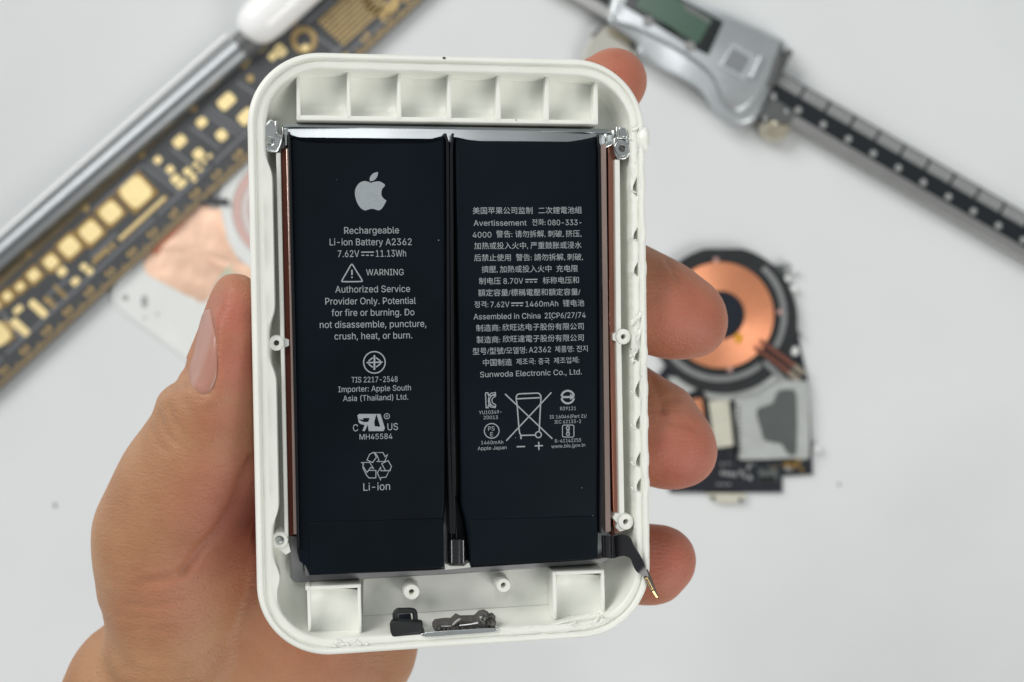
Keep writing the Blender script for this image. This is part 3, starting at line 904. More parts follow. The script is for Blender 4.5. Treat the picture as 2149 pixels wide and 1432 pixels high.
a.line(c7(smooth_poly([(870, 300), (872, 250), (888, 222), (925, 207), (1060, 201), (1205, 195), (1245, 208), (1265, 240), (1268, 275), (1261, 390), (1240, 810)], 3, False)), 2.7)
a.line(c7([(870, 295), (885, 390), (915, 770), (925, 840), (950, 876), (1172, 870)]), 2.7).line(c7([(880, 287), (1252, 268)]), 2.8)
a.line(c7([(690, 208), (1452, 930)]), 2.7).line(c7([(1436, 184), (710, 962)]), 2.7).line(c7([(944, 876), (948, 936)]), 3.0)
a.circle(1130, 912.6, 6.2, 2.5)
a.line(c7([(878, 1058), (1012, 1055)]), 2.7).line(c7([(1168, 1046), (1300, 1040)]), 2.7).line(c7([(1232, 980), (1236, 1110)]), 2.7)
a.done('crossed_bin_symbol', cellR)
a = Ink()
a.circle(1191.5, 833.6, 13.2, 4.2, 12, 172, 20).circle(1191.5, 833.6, 13.2, 4.2, 190, 348, 20)
a.fill(c7([(1600, 243), (1740, 240), (1735, 205), (1815, 255), (1738, 305), (1742, 275), (1600, 275)]))
a.done('inspection_mark', cellR)
a = Ink(); a.line([(x, y) for x, y in rrect(1180.4, 1204.4, 892.4, 917.6, 3, 3)], 1.8, True)
a.circle(1191.8, 898.5, 3.2, 2.0).circle(1192, 911, 3.2, 2.0)
for y in (903, 905, 907): a.line([(1188.6, y + .8), (1195.2, y - .8)], 1.2)
a.done('standards_mark', cellR)
# specks of dust on the film
m = MB()
for (x, y, s) in ((920.5, 504.5, .09), (1082, 919, .07), (1221, 1024, .07), (1244, 1082, .07), (1158, 671, .09), (706, 377, .04), (1202, 930, .06)):
    cx, cy = P(x, y, ZC); z = ZC + .02 + (0.15 if y > 1080 else 0)
    m.lathe(cx, cy, [(s, z), (s * .7, z + .06), (0.001, z + .08)], 7)
m.build('dust', M['print'], cellR, kind='stuff')
# ------------------------------------------------------------------ the hand
def surface_nets(V, org, h):
    """V: scalar field (negative inside) on a regular grid; returns verts, quads"""
    ins = V < 0
    nx, ny, nz = V.shape
    cnt = np.zeros((nx - 1, ny - 1, nz - 1), np.int8)
    for dx in (0, 1):
        for dy in (0, 1):
            for dz in (0, 1):
                cnt += ins[dx:nx - 1 + dx, dy:ny - 1 + dy, dz:nz - 1 + dz]
    act = (cnt > 0) & (cnt < 8)
    idx = -np.ones(act.shape, np.int64)
    cells = np.argwhere(act)
    idx[act] = np.arange(len(cells))
    acc = np.zeros((len(cells), 3)); num = np.zeros(len(cells))
    corners = [(a, b, c) for a in (0, 1) for b in (0, 1) for c in (0, 1)]
    ci, cj, ck = cells.T
    for a in corners:
        for ax in range(3):
            if a[ax] == 1: continue
            b = list(a); b[ax] = 1
            va = V[ci + a[0], cj + a[1], ck + a[2]]; vb = V[ci + b[0], cj + b[1], ck + b[2]]
            cr = (va < 0) != (vb < 0)
            t = np.where(cr, va / np.where(cr, va - vb, 1), 0)
            p = np.array(a, float)[None, :].repeat(len(cells), 0)
            p[:, ax] += t
            acc[cr] += p[cr]; num[cr] += 1
    verts = (cells + acc / num[:, None]) * h + np.array(org)
    quads = []
    for ax in range(3):
        sl0 = [slice(None)] * 3; sl1 = [slice(None)] * 3
        sl0[ax] = slice(0, -1); sl1[ax] = slice(1, None)
        A = ins[tuple(sl0)]; B = ins[tuple(sl1)]
        e = np.argwhere(A != B)
        u, v = [(1, 2), (2, 0), (0, 1)][ax]
        ok = (e[:, u] > 0) & (e[:, v] > 0) & (e[:, u] < idx.shape[u]) & (e[:, v] < idx.shape[v]) & (e[:, ax] < idx.shape[ax])
        e = e[ok]
        def g(du, dv):
            q = e.copy(); q[:, u] -= du; q[:, v] -= dv
            return idx[q[:, 0], q[:, 1], q[:, 2]]
        q = np.stack([g(1, 1), g(0, 1), g(0, 0), g(1, 0)], 1)
        flip = ~A[e[:, 0], e[:, 1], e[:, 2]]
        q[flip] = q[flip][:, ::-1]
        quads.append(q)
    return verts, np.concatenate(quads)


HS = 0.62
lo = np.array([-104., -140., 150.]); hi = np.array([46., 58., 222.])
gx = [np.arange(lo[i], hi[i], HS, dtype=np.float32) for i in range(3)]
GX, GY, GZ = np.meshgrid(*gx, indexing='ij', sparse=True)
SH = (len(gx[0]), len(gx[1]), len(gx[2]))
FIELD = np.full(SH, 1e3, np.float32)


def smin(a, b, k):
    h = np.clip(0.5 + 0.5 * (b - a) / k, 0, 1)
    return b + (a - b) * h - k * h * (1 - h)


def bone(F, p, q, r0, r1, k=3.0, sz=1.0):
    """tapered capsule between world points, flattened or stretched in z by sz, blended in within its own box"""
    p, q = np.array(p, float), np.array(q, float)
    R = max(r0, r1) * max(1, sz) + k * 1.5 + 2
    i0 = [max(0, int((min(p[i], q[i]) - R - lo[i]) / HS)) for i in range(3)]
    i1 = [min(SH[i], int((max(p[i], q[i]) + R - lo[i]) / HS) + 2) for i in range(3)]
    if any(a >= b for a, b in zip(i0, i1)): return
    s = tuple(slice(a, b) for a, b in zip(i0, i1))
    X = GX[s[0]]; Y = GY[:, s[1]]; Z = GZ[:, :, s[2]]
    d = q - p; d2 = d.copy()
    px, py, pz = X - p[0], Y - p[1], (Z - p[2]) / sz
    d2[2] /= sz
    L = max(1e-6, (d2 ** 2).sum())
    t = np.clip((px * d2[0] + py * d2[1] + pz * d2[2]) / L, 0, 1)
    dist = np.sqrt((px - t * d2[0]) ** 2 + (py - t * d2[1]) ** 2 + (pz - t * d2[2]) ** 2) - (r0 + (r1 - r0) * t)
    F[s] = smin(F[s], dist.astype(np.float32), k)


def chain(F, pts, k=2.5):
    """pts: (px, py, z, radius[, sz])"""
    for a, b_ in zip(pts[:-1], pts[1:]):
        bone(F, W3(*a[:3]), W3(*b_[:3]), a[3], b_[3], k, a[4] if len(a) > 4 else 1.0)


def finger(pts, k=2.5):
    F = np.full(SH, 1e3, np.float32)
    chain(F, pts, k)
    return F


# palm, heel of the hand and forearm
palm = np.full(SH, 1e3, np.float32)
for a, b_ in (((520, 1100, 171, 11), (760, 700, 183, 11)), ((570, 1170, 172, 12), (830, 880, 182, 11.5)), ((600, 1260, 180, 13), (880, 1060, 181, 11)), ((430, 1300, 181, 14), (690, 1330, 180, 13)),
              ((640, 620, 184, 9.5), (760, 740, 183, 10)), ((430, 1380, 180, 15), (560, 1560, 178, 17)), ((640, 1340, 179, 14), (600, 1560, 178, 15)), ((740, 1240, 178, 9), (700, 1340, 178, 12)),
              ((300, 1480, 182, 13), (470, 1500, 179, 17)), ((752, 1350, 178, 10), (640, 1500, 177, 14)), ((330, 1640, 178, 16), (560, 1700, 177, 19)), ((420, 1640, 176, 18), (330, 2500, 174, 21)), ((600, 1640, 176, 17), (560, 2500, 174, 21)), ((500, 1700, 174, 18), (450, 2500, 173, 22)), ((260, 1430, 183, 9), (210, 1640, 180, 12))):
    bone(palm, W3(*a[:3]), W3(*b_[:3]), a[3], b_[3], 7.0, 0.9)
# thenar mass and thumb
thumb = np.full(SH, 1e3, np.float32)
chain(thumb, [(378, 1330, 187, 13.2), (364, 1190, 191, 11.6), (350, 1110, 194.5, 10.6), (398, 1010, 198, 10.2), (446, 920, 201.5, 9.6)], 6)
bone(thumb, W3(408, 1120, 190), W3(470, 960, 199), 7.4, 7.0, 5)
chain(thumb, [(446, 920, 201.5, 9.3), (456, 835, 204.5, 8.3), (470, 762, 206.5, 7.0), (483, 690, 208, 6.2), (487, 650, 208.6, 5.3)], 3.5)
bone(thumb, W3(478, 800, 203), W3(492, 690, 205), 6.8, 5.0, 4)
bone(thumb, W3(466, 640, 208), W3(496, 640, 208.4), 4.3, 4.3, 2.5)
H = smin(palm, thumb, 1.7)
# the nail side of the thumb is flat
pn = Vector((-0.84, 0.24, 0.50)).normalized(); p0 = W3(417, 745, 209.0)
fl = (GX - p0.x) * pn.x + (GY - p0.y) * pn.y + (GZ - p0.z) * pn.z - 1.6 * np.maximum(0, W3(426, 800, 208).y - GY)
H = -smin(-H, -fl.astype(np.float32), 1.4)
del fl
# fingers come from behind the housing and curl round its right edge
FING = [
    finger([(650, 560, 184, 9.3), (900, 330, 184, 9.0), (1120, 262, 187, 8.0), (1235, 222, 189.5, 6.7), (1288, 172, 191, 5.9)], 3),
    finger([(770, 720, 183, 9.6), (1020, 560, 182, 9.3), (1230, 590, 187, 8.6), (1330, 628, 190, 8.3), (1400, 652, 191.5, 7.6), (1446, 668, 191.5, 6.7)], 3),
    finger([(830, 890, 182, 9.3), (1080, 760, 181, 9.0), (1270, 840, 186, 8.4), (1345, 900, 190, 8.2), (1390, 925, 191.5, 7.7), (1417, 940, 191.8, 6.9)], 3),
    finger([(880, 1060, 181, 8.6), (1090, 1040, 181, 8.0), (1260, 1150, 186, 6.8), (1335, 1182, 190, 6.3), (1372, 1186, 191.5, 6.0), (1396, 1172, 191.8, 5.2)], 3)]
bone(FING[1], W3(1415, 690, 191), W3(1462, 690, 191), 5.0, 4.6, 2)
bone(FING[2], W3(1400, 950, 191), W3(1444, 956, 191), 5.2, 4.6, 2)
bone(FING[1], W3(1300, 560, 189), W3(1390, 612, 190), 5.0, 4.6, 3)
bone(FING[2], W3(1290, 810, 187), W3(1400, 862, 189), 4.6, 4.4, 3)
for F in FING: H = smin(H, F, 1.5)
# the flesh yields where the housing presses on it
X = (GX - PACK_LOC.x); Y = (GY - PACK_LOC.y); Z = (GZ - PACK_LOC.z)
Lx = PRI[0][0] * X + PRI[0][1] * Y + PRI[0][2] * Z
Ly = PRI[1][0] * X + PRI[1][1] * Y + PRI[1][2] * Z
Lz = PRI[2][0] * X + PRI[2][1] * Y + PRI[2][2] * Z
qx = np.abs(Lx) - (PW / 2 - 7.5); qy = np.abs(Ly) - (PH / 2 - 7.5)
box2 = np.sqrt(np.maximum(qx, 0) ** 2 + np.maximum(qy, 0) ** 2) + np.minimum(np.maximum(qx, qy), 0) - 7.35
bz = np.abs(Lz + 4.0) - 6.9
boxd = np.minimum(np.maximum(box2, bz), 0) + np.sqrt(np.maximum(box2, 0) ** 2 + np.maximum(bz, 0) ** 2)
H = -smin(-H, boxd.astype(np.float32), 0.8)
del X, Y, Z, Lx, Ly, Lz, qx, qy, box2, bz, boxd, palm, thumb
hv, hq = surface_nets(H, lo, HS)


def proj_px(v):
    d = CAM_H - v[:, 2]
    return np.stack([CX + v[:, 0] / d * FPX, CY - v[:, 1] / d * FPX], 1)


# smooth a little, then press in the creases and grooves of the skin
def seg_dist(p, pts):
    best = np.full(len(p), 1e9)
    for a, b_ in zip(pts[:-1], pts[1:]):
        a, b_ = np.array(a, float), np.array(b_, float)
        d = b_ - a; t = np.clip(((p - a) @ d) / (d @ d), 0, 1)
        best = np.minimum(best, np.hypot(*(p - a - t[:, None] * d).T))
    return best


nv = len(hv)
edges = np.concatenate([hq[:, [0, 1]], hq[:, [1, 2]], hq[:, [2, 3]], hq[:, [3, 0]]])
def laplace(v, n, lam=0.5):
    deg = np.bincount(edges[:, 0], minlength=nv) + np.bincount(edges[:, 1], minlength=nv)
    for _ in range(n):
        acc = np.zeros_like(v)
        for c in range(3):
            acc[:, c] = np.bincount(edges[:, 0], v[edges[:, 1], c], nv) + np.bincount(edges[:, 1], v[edges[:, 0], c], nv)
        v = v + lam * (acc / deg[:, None] - v)
    return v
hv = laplace(hv, 3)
def normals(v):
    n = np.cross(v[hq[:, 2]] - v[hq[:, 0]], v[hq[:, 3]] - v[hq[:, 1]])
    o = np.zeros_like(v)
    for k in range(4):
        for c in range(3): o[:, c] += np.bincount(hq[:, k], n[:, c], nv)
    return o / np.maximum(1e-9, np.linalg.norm(o, axis=1))[:, None]
hn = normals(hv)
pp = proj_px(hv)
front = np.clip(hn[:, 2] * 2 + 0.4, 0, 1)
disp = np.zeros(nv)
CREASES = [  # points in the photograph, depth mm, width px
    ([(384, 1201), (414, 1158), (457, 1113), (488, 1064), (506, 1008), (530, 963)], 0.7, 9), ([(384, 1201), (350, 1216), (300, 1220)], 0.3, 9), ([(405, 1212), (470, 1190), (520, 1150)], 0.15, 10),
    ([(230, 1215), (300, 1232), (392, 1205)], 0.12, 8), ([(260, 1270), (320, 1275), (380, 1262)], 0.16, 7), ([(250, 1292), (330, 1298)], 0.12, 7), ([(280, 1322), (360, 1320)], 0.12, 7),
    ([(215, 1192), (262, 1200), (300, 1196)], 0.12, 6), ([(262, 1405), (330, 1418), (400, 1408)], 0.18, 12), ([(205, 1290), (225, 1345), (262, 1400)], 0.35, 16),
    ([(560, 1432), (580, 1395), (600, 1370)], 0.35, 16),
    ([(335, 870), (345, 905), (368, 930), (390, 940)], 0.28, 5), ([(318, 895), (330, 930), (352, 948)], 0.22, 5), ([(352, 850), (362, 880), (380, 900), (392, 930)], 0.2, 5),
    ([(385, 760), (388, 800), (400, 832), (420, 842)], 0.5, 7), ([(372, 800), (395, 850), (425, 905)], 0.3, 9),
    ([(1400, 545), (1412, 565), (1425, 580)], 0.35, 5), ([(1415, 575), (1430, 592)], 0.3, 5),
    ([(1395, 860), (1392, 850), (1400, 838), (1418, 838)], 0.25, 7), ([(1392, 862), (1402, 885), (1440, 892), (1470, 905)], 0.25, 7), ([(1370, 800), (1385, 830), (1392, 860)], 0.4, 7)]
for pts, dep, w in CREASES:
    d = seg_dist(pp, pts)
    disp -= dep * np.exp(-(d / w) ** 2) * front
    disp += 0.12 * dep * np.exp(-((d - 2.2 * w) / w) ** 2) * front
# nail bed recess on the side of the thumb
NAIL = [(436, 650), (427, 656), (420, 680), (414, 708), (408, 737), (401, 765), (397, 788), (401, 807), (412, 820), (429, 827), (445, 815), (454, 790), (456, 762), (454, 715), (447, 680), (442, 652)]
dn = seg_dist(pp, NAIL[2:] + NAIL[:1])
disp -= 0.30 * np.exp(-(dn / 5) ** 2) * np.clip((pp[:, 1] - 660) / 60, 0, 1)
disp += 0.30 * np.exp(-((seg_dist(pp, [(470, 830), (466, 770), (462, 700), (455, 660)]) - 0) / 9) ** 2)
disp += 0.45 * np.exp(-((seg_dist(pp, [(384, 800), (396, 828), (420, 845), (446, 838)]) - 0) / 9) ** 2)
hv = hv + hn * disp[:, None]
hv = laplace(hv, 1, 0.35)
hn = normals(hv)

sk = mat('skin', (0.50, 0.27, 0.17), 0.50, spec=0.35, sss=0.22, sssr=(1.0, 0.34, 0.18), sscale=0.0035)
nt = sk.node_tree; N = nt.nodes; Lk = nt.links
bs = N['Principled BSDF']
at = N.new('ShaderNodeAttribute'); at.attribute_name = 'redness'
mx = N.new('ShaderNodeMix'); mx.data_type = 'RGBA'
mx.inputs['A'].default_value = (0.425, 0.232, 0.122, 1); mx.inputs['B'].default_value = (0.45, 0.15, 0.10, 1)
Lk.new(at.outputs['Fac'], mx.inputs['Factor'])
tc = N.new('ShaderNodeTexCoord'); n1 = N.new('ShaderNodeTexNoise'); n1.inputs['Scale'].default_value = 110; n1.inputs['Detail'].default_value = 6
Lk.new(tc.outputs['Object'], n1.inputs['Vector'])
m2 = N.new('ShaderNodeMix'); m2.data_type = 'RGBA'; m2.blend_type = 'MULTIPLY'; m2.inputs['Factor'].default_value = 0.65
rp = N.new('ShaderNodeValToRGB'); rp.color_ramp.elements[0].position = 0.3; rp.color_ramp.elements[1].position = 0.68
rp.color_ramp.elements[0].color = (0.78, 0.64, 0.58, 1); rp.color_ramp.elements[1].color = (1, 1, 1, 1)
Lk.new(n1.outputs[0], rp.inputs[0]); Lk.new(mx.outputs['Result'], m2.inputs['A']); Lk.new(rp.outputs[0], m2.inputs['B']); Lk.new(m2.outputs['Result'], bs.inputs['Base Color'])
v1 = N.new('ShaderNodeTexVoronoi'); v1.feature = 'DISTANCE_TO_EDGE'; v1.inputs['Scale'].default_value = 1300
n3 = N.new('ShaderNodeTexNoise'); n3.inputs['Scale'].default_value = 800; n3.inputs['Detail'].default_value = 5
mp = N.new('ShaderNodeMapping'); mp.inputs['Rotation'].default_value = (0, 0, 0.5); mp.inputs['Scale'].default_value = (1, 2.6, 1)
Lk.new(tc.outputs['Object'], mp.inputs[0]); Lk.new(mp.outputs[0], n3.inputs['Vector']); Lk.new(tc.outputs['Object'], v1.inputs['Vector'])
ad = N.new('ShaderNodeMath'); ad.operation = 'MULTIPLY_ADD'; ad.inputs[1].default_value = 0.8
Lk.new(v1.outputs['Distance'], ad.inputs[0]); Lk.new(n3.outputs[0], ad.inputs[2])
bp = N.new('ShaderNodeBump'); bp.inputs['Distance'].default_value = 0.00017; bp.inputs['Strength'].default_value = 0.9
Lk.new(ad.outputs[0], bp.inputs['Height']); Lk.new(bp.outputs[0], bs.inputs['Normal'])

person = empty('person', (-30, -20, 178))
person['_org'] = (-30, -20, 178)
tag(person, 'bare left hand with thumb and four fingers gripping the opened white housing', 'person')
me = bpy.data.meshes.new('hand')
me.from_pydata(((hv - np.array(person['_org'])) * MM).tolist(), [], hq.tolist())
me.shade_smooth()
at = me.attributes.new('redness', 'FLOAT', 'POINT')
red = np.zeros(nv)
for (x, y, r, a) in ((490, 660, 60, 1), (500, 760, 70, .9), (470, 880, 60, .55), (1300, 160, 90, .9), (1440, 670, 110, .9), (1430, 960, 110, 1), (1400, 1180, 90, 1.0), (530, 1080, 120, 1.0), (360, 1240, 70, .5), (420, 1180, 60, .6), (650, 1350, 120, .4)):
    red = np.maximum(red, a * np.exp(-((pp[:, 0] - x) ** 2 + (pp[:, 1] - y) ** 2) / (1.35 * r) ** 2))
at.data.foreach_set('value', red)
me.materials.append(sk)
hand = bpy.data.objects.new('hand', me); COL.objects.link(hand); hand.parent = person
from mathutils.bvhtree import BVHTree
bvh = BVHTree.FromPolygons([tuple(v) for v in hv], [tuple(q) for q in hq])


def nail(outline, lift, name='nail', grow=0.0):
    """nail plate moulded on the finger surface"""
    o = smooth_poly(outline, 3)
    c = np.mean(np.array(o), 0)
    rings = []
    for k, s in enumerate((1.0, 0.93, 0.8, 0.6, 0.35, 0.12)):
        r = []
        for x, y in o:
            q = c + (np.array((x, y)) - c) * s
            d = ray(*q).normalized()
            loc, nr, *_ = bvh.ray_cast(CAMV, d)
            if loc is None:
                loc, nr, *_ = bvh.find_nearest(CAMV + d * (CAM_H - 208) / abs(d.z))
            l = lift * (0.15 if k == 0 else 1.0)
            r.append(tuple(loc + nr * l))
        rings.append(r)
    m = MB(); m.loft(rings, True, False); m.f.append(tuple(range(5 * len(o), 6 * len(o))))
    return m.build(name, M['nail'], person, smooth=70)


M['nail'] = mat('finger_nail', (0.43, 0.215, 0.165), 0.36, spec=0.4, sss=0.3, sssr=(1, 0.4, 0.3), sscale=0.002, var=0.05, vscale=300, coat=0.0)
nail(NAIL, 0.22)
# ------------------------------------------------------------------ things lying on the table
M['board'] = mat('dark_board', (0.055, 0.058, 0.061), 0.4, spec=0.5, var=0.12, vscale=120)
M['silk'] = mat('grey_board_line', (0.15, 0.155, 0.17), 0.45, var=0.1, vscale=300)
M['pad'] = mat('gold_plate', (0.95, 0.76, 0.38), 0.42, 0.45, spec=0.6, var=0.06, vscale=300)
M['paddull'] = mat('dull_gold', (0.42, 0.30, 0.13), 0.45, 0.5, var=0.15, vscale=400)
M['padrim'] = mat('pad_border', (0.30, 0.19, 0.06), 0.45, 0.5, var=0.1, vscale=400)
M['copperfoil'] = mat('copper_foil', (0.90, 0.60, 0.44), 0.45, 0.35, var=0.14, vscale=60, bump=1.2, bscale=55, rvar=0.1)
M['coil'] = mat('coil_copper', (0.70, 0.29, 0.15), 0.42, 0.5, var=0.14, vscale=60, rvar=0.08)
M['ferrite'] = mat('black_ferrite', (0.016, 0.019, 0.020), 0.5, spec=0.4, var=0.2, vscale=200)
M['ringgrey'] = mat('grey_ring', (0.27, 0.28, 0.28), 0.45, 0.6, var=0.1, vscale=200)
M['can'] = mat('shield_metal', (0.52, 0.54, 0.52), 0.45, 0.7, var=0.08, vscale=200)
M['sticker'] = mat('dark_grey_pad', (0.075, 0.085, 0.082), 0.6, var=0.12, vscale=150)
M['cream'] = mat('cream_part', (0.52, 0.51, 0.42), 0.5, var=0.08, vscale=300)
M['pcb'] = mat('black_circuit_board', (0.007, 0.009, 0.015), 0.4, spec=0.5, var=0.3, vscale=400)
M['silverp'] = mat('silver_paint', (0.46, 0.49, 0.50), 0.30, 0.55, spec=0.6, var=0.05, vscale=150, coat=0.3)
M['darkrub'] = mat('dark_cap', (0.09, 0.095, 0.095), 0.45, var=0.1, vscale=300)
M['lcd'] = mat('lcd_glass', (0.048, 0.098, 0.068), 0.25, spec=0.5, var=0.05, vscale=80)
M['bezel'] = mat('black_bezel', (0.006, 0.010, 0.009), 0.2, spec=0.5)
M['beam'] = mat('steel_beam', (0.36, 0.36, 0.35), 0.42, 0.9, var=0.05, vscale=200)
M['scale'] = mat('scale_black', (0.010, 0.013, 0.016), 0.35, spec=0.4)
M['tick'] = mat('scale_print', (0.30, 0.31, 0.305), 0.5)
M['brass'] = mat('brass_roller', (0.66, 0.61, 0.48), 0.3, 1.0, var=0.1, vscale=500)
M['capw'] = mat('glossy_white_cap', (0.93, 0.93, 0.92), 0.25, spec=0.5, coat=0.5)
M['plate'] = mat('white_cover', (0.70, 0.72, 0.70), 0.4, var=0.03, vscale=80, bump=0.02, bscale=300)
M['rod'] = mat('rod_metal', (0.26, 0.275, 0.285), 0.42, 1.0, rvar=0.05, vscale=300)


def tp(pts, h): return [T(x, y, h) for x, y in pts]


def orect(cx, cy, w, l, ang, h, r=0.0):
    """rectangle in px about a centre, its long side at ang degrees (counter-clockwise, image up)"""
    a = radians(ang); u = (cos(a), -sin(a)); v = (sin(a), cos(a))
    base = rrect(-l / 2, l / 2, -w / 2, w / 2, r, 4) if r else [(-l / 2, -w / 2), (l / 2, -w / 2), (l / 2, w / 2), (-l / 2, w / 2)]
    return [T(cx + x * u[0] + y * v[0], cy + x * u[1] + y * v[1], h) for x, y in base]


def flat(name, poly, z0, z1, m, par, bev=0.0, **k):
    q = MB(); q.prism(poly, z0, z1); return q.build(name, m, par, bevel=bev, **k)


# white back cover with its copper foil, half under the held housing
cover = table_thing('back_cover', 'white back cover lined with crumpled copper foil, lying between thumb and gold ruler', 'cover', (*T(560, 520), 0))
ca = radians(-36.5)
def CV(l, w, h):   # px along the short side from the left corner, px along the long side
    u = (cos(ca), -sin(ca)); v = (sin(-ca), -cos(ca))
    return T(222 + l * u[0] + w * v[0], 622 + l * u[1] + w * v[1], h)
cpoly = [CV(x, y, 1.1) for x, y in rrect(0, 384, -8, 560, 42, 8)]
flat('plate', cpoly, 0.0, 1.1, M['plate'], cover, 0.5)
cp2 = [CV(x, y, 1.3) for x, y in rrect(7, 377, -1, 553, 36, 8)]
q = MB(); n_ = len(cpoly)
ro = [(*p, 1.0) for p in cpoly]; r1 = [(*p, 1.9) for p in [CV(x, y, 1.9) for x, y in rrect(1, 383, -7, 559, 41, 8)]]
r2 = [(*CV(x, y, 1.9), 1.9) for x, y in rrect(6, 378, -2, 554, 36, 8)]; r3 = [(*CV(x, y, 1.0), 1.0) for x, y in rrect(8, 376, 0, 552, 34, 8)]
q.loft([ro, r1, r2, r3], True, False); q.build('rim', M['plate'], cover, smooth=40)
foil = smooth_poly([(303, 535), (318, 505), (350, 462), (398, 418), (440, 430), (456, 448), (470, 500), (492, 540), (530, 566), (548, 600), (500, 590), (470, 574), (450, 600), (432, 634), (404, 628), (372, 610), (335, 590), (306, 572)], 2)
q = MB(); cxf, cyf = 410, 530; rings = []
for s in (1.0, .8, .6, .4, .2):
    rings.append([(*T(cxf + (x - cxf) * s, cyf + (y - cyf) * s, 1.6), 1.5 + 0.8 * mnoise.noise(Vector((x * s * .05, y * s * .05, s * 3))) + (0.25 if s < 1 else -0.2)) for x, y in foil])
q.loft(rings, True, True); q.build('copper_foil', M['copperfoil'], cover, smooth=30)
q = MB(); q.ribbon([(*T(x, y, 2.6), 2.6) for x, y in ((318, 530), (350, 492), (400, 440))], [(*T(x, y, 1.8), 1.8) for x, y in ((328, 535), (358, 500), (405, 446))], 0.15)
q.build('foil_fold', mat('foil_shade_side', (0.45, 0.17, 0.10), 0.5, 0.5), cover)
flat('foil_strip', tp([(452, 440), (462, 436), (478, 505), (502, 548), (534, 566), (534, 580), (494, 560), (470, 520)], 2.2), 1.4, 2.2, M['copperfoil'], cover, 0.1)
flat('foil_tail', tp([(484, 560), (496, 552), (540, 584), (540, 600)], 2.3), 1.4, 2.3, M['copperfoil'], cover, 0.1)
c0 = T(600, 440, 2)
q = MB(); q.lathe(*c0, [(23.4, 1.2), (23.4, 2.0), (18.6, 2.0), (18.6, 1.2)], 64, closed=True); q.build('magnet_ring_cover', M['plate'], cover, smooth=40)
for r_o, r_i, mm in ((18.4, 15.8, 'p1'), (15.4, 13.2, 'p2'), (12.8, 0.0, 'p3')):
    q = MB()
    if r_i: q.lathe(*c0, [(r_o, 1.2), (r_o, 1.7), (r_i, 1.7), (r_i, 1.2)], 64, closed=True)
    else: q.lathe(*c0, [(r_o, 1.2), (r_o, 1.7), (0.001, 1.7)], 64)
    q.build('coil_pad', mat('pink_coil_' + mm, (0.62, 0.42, 0.38) if mm != 'p2' else (0.66, 0.60, 0.58), 0.5, 0.2), cover)
q = MB(); q.tube([(*T(418, 424, 3), 2.6), (*T(440, 423, 3), 2.8), (*T(478, 424, 3), 2.6)], 1.1, 10); q.build('dark_clip', mat('clip_grey', (0.045, 0.048, 0.058), 0.5), cover, smooth=60)
q = MB(); q.lathe(*T(466, 358, 2), [(3.4, 1.0), (3.4, 1.9), (2.9, 2.2), (0.001, 2.2)], 24); q.build('round_pad', mat('pad_grey', (0.33, 0.35, 0.33), 0.5), cover)
flat('clip_stem', tp([(466, 375), (474, 378), (468, 416), (460, 416)], 1.9), 1.0, 1.9, M['can'], cover, 0.1)
flat('brown_pad', orect(330, 498, 26, 30, 42, 1.8, 5), 1.0, 1.8, mat('tan_pad', (0.38, 0.30, 0.26), 0.5), cover, 0.2)
flat('green_pad', tp([(462, 578), (486, 552), (512, 570), (520, 600), (470, 600)], 1.9), 1.0, 1.9, mat('pale_green_pad', (0.48, 0.52, 0.40), 0.5), cover, 0.2)
flat('pink_patch', tp([(338, 470), (385, 428), (398, 418), (388, 440), (350, 478)], 2.0), 1.0, 2.0, mat('pink_film', (0.72, 0.50, 0.46), 0.5), cover, 0.1)
q = MB()
for x, y, s, st in ((303, 633, 1.3, 1.8), (263, 625, 1.2, 1.0), (330, 660, .5, 1.2), (303, 668, .5, 1)):
    q.lathe(*T(x, y, 1.1), [(s, 1.1), (s * .6, 1.3), (0.001, 1.35)], 8, sy=st)
q.build('smudge', mat('grey_smudge', (0.33, 0.34, 0.33), 0.6), cover, kind='stuff')

# dark circuit-board ruler with gold pads
RA = 42.6
ruler = table_thing('board_ruler', 'dark grey circuit board ruler with rows of gold pads, lying diagonally at upper left', 'ruler', (*T(300, 440), 0))
RU = (cos(radians(RA)), -sin(radians(RA))); RV = (-sin(radians(RA)), -cos(radians(RA)))
def RP_(u, v, h): return T(0 + u * RU[0] + v * RV[0], 816 + u * RU[1] + v * RV[1], h)
HB = 3.4
def rrec(name, u0, u1, v0, v1, m, top=HB + .12, bot=HB - .1, par=ruler, **k):
    return flat(name, [RP_(u0, v0, top), RP_(u1, v0, top), RP_(u1, v1, top), RP_(u0, v1, top)], bot, top, m, par, **k)
rrec('board', -160, 1500, 0, 176, M['board'], HB, 2.0, bev=0.15)
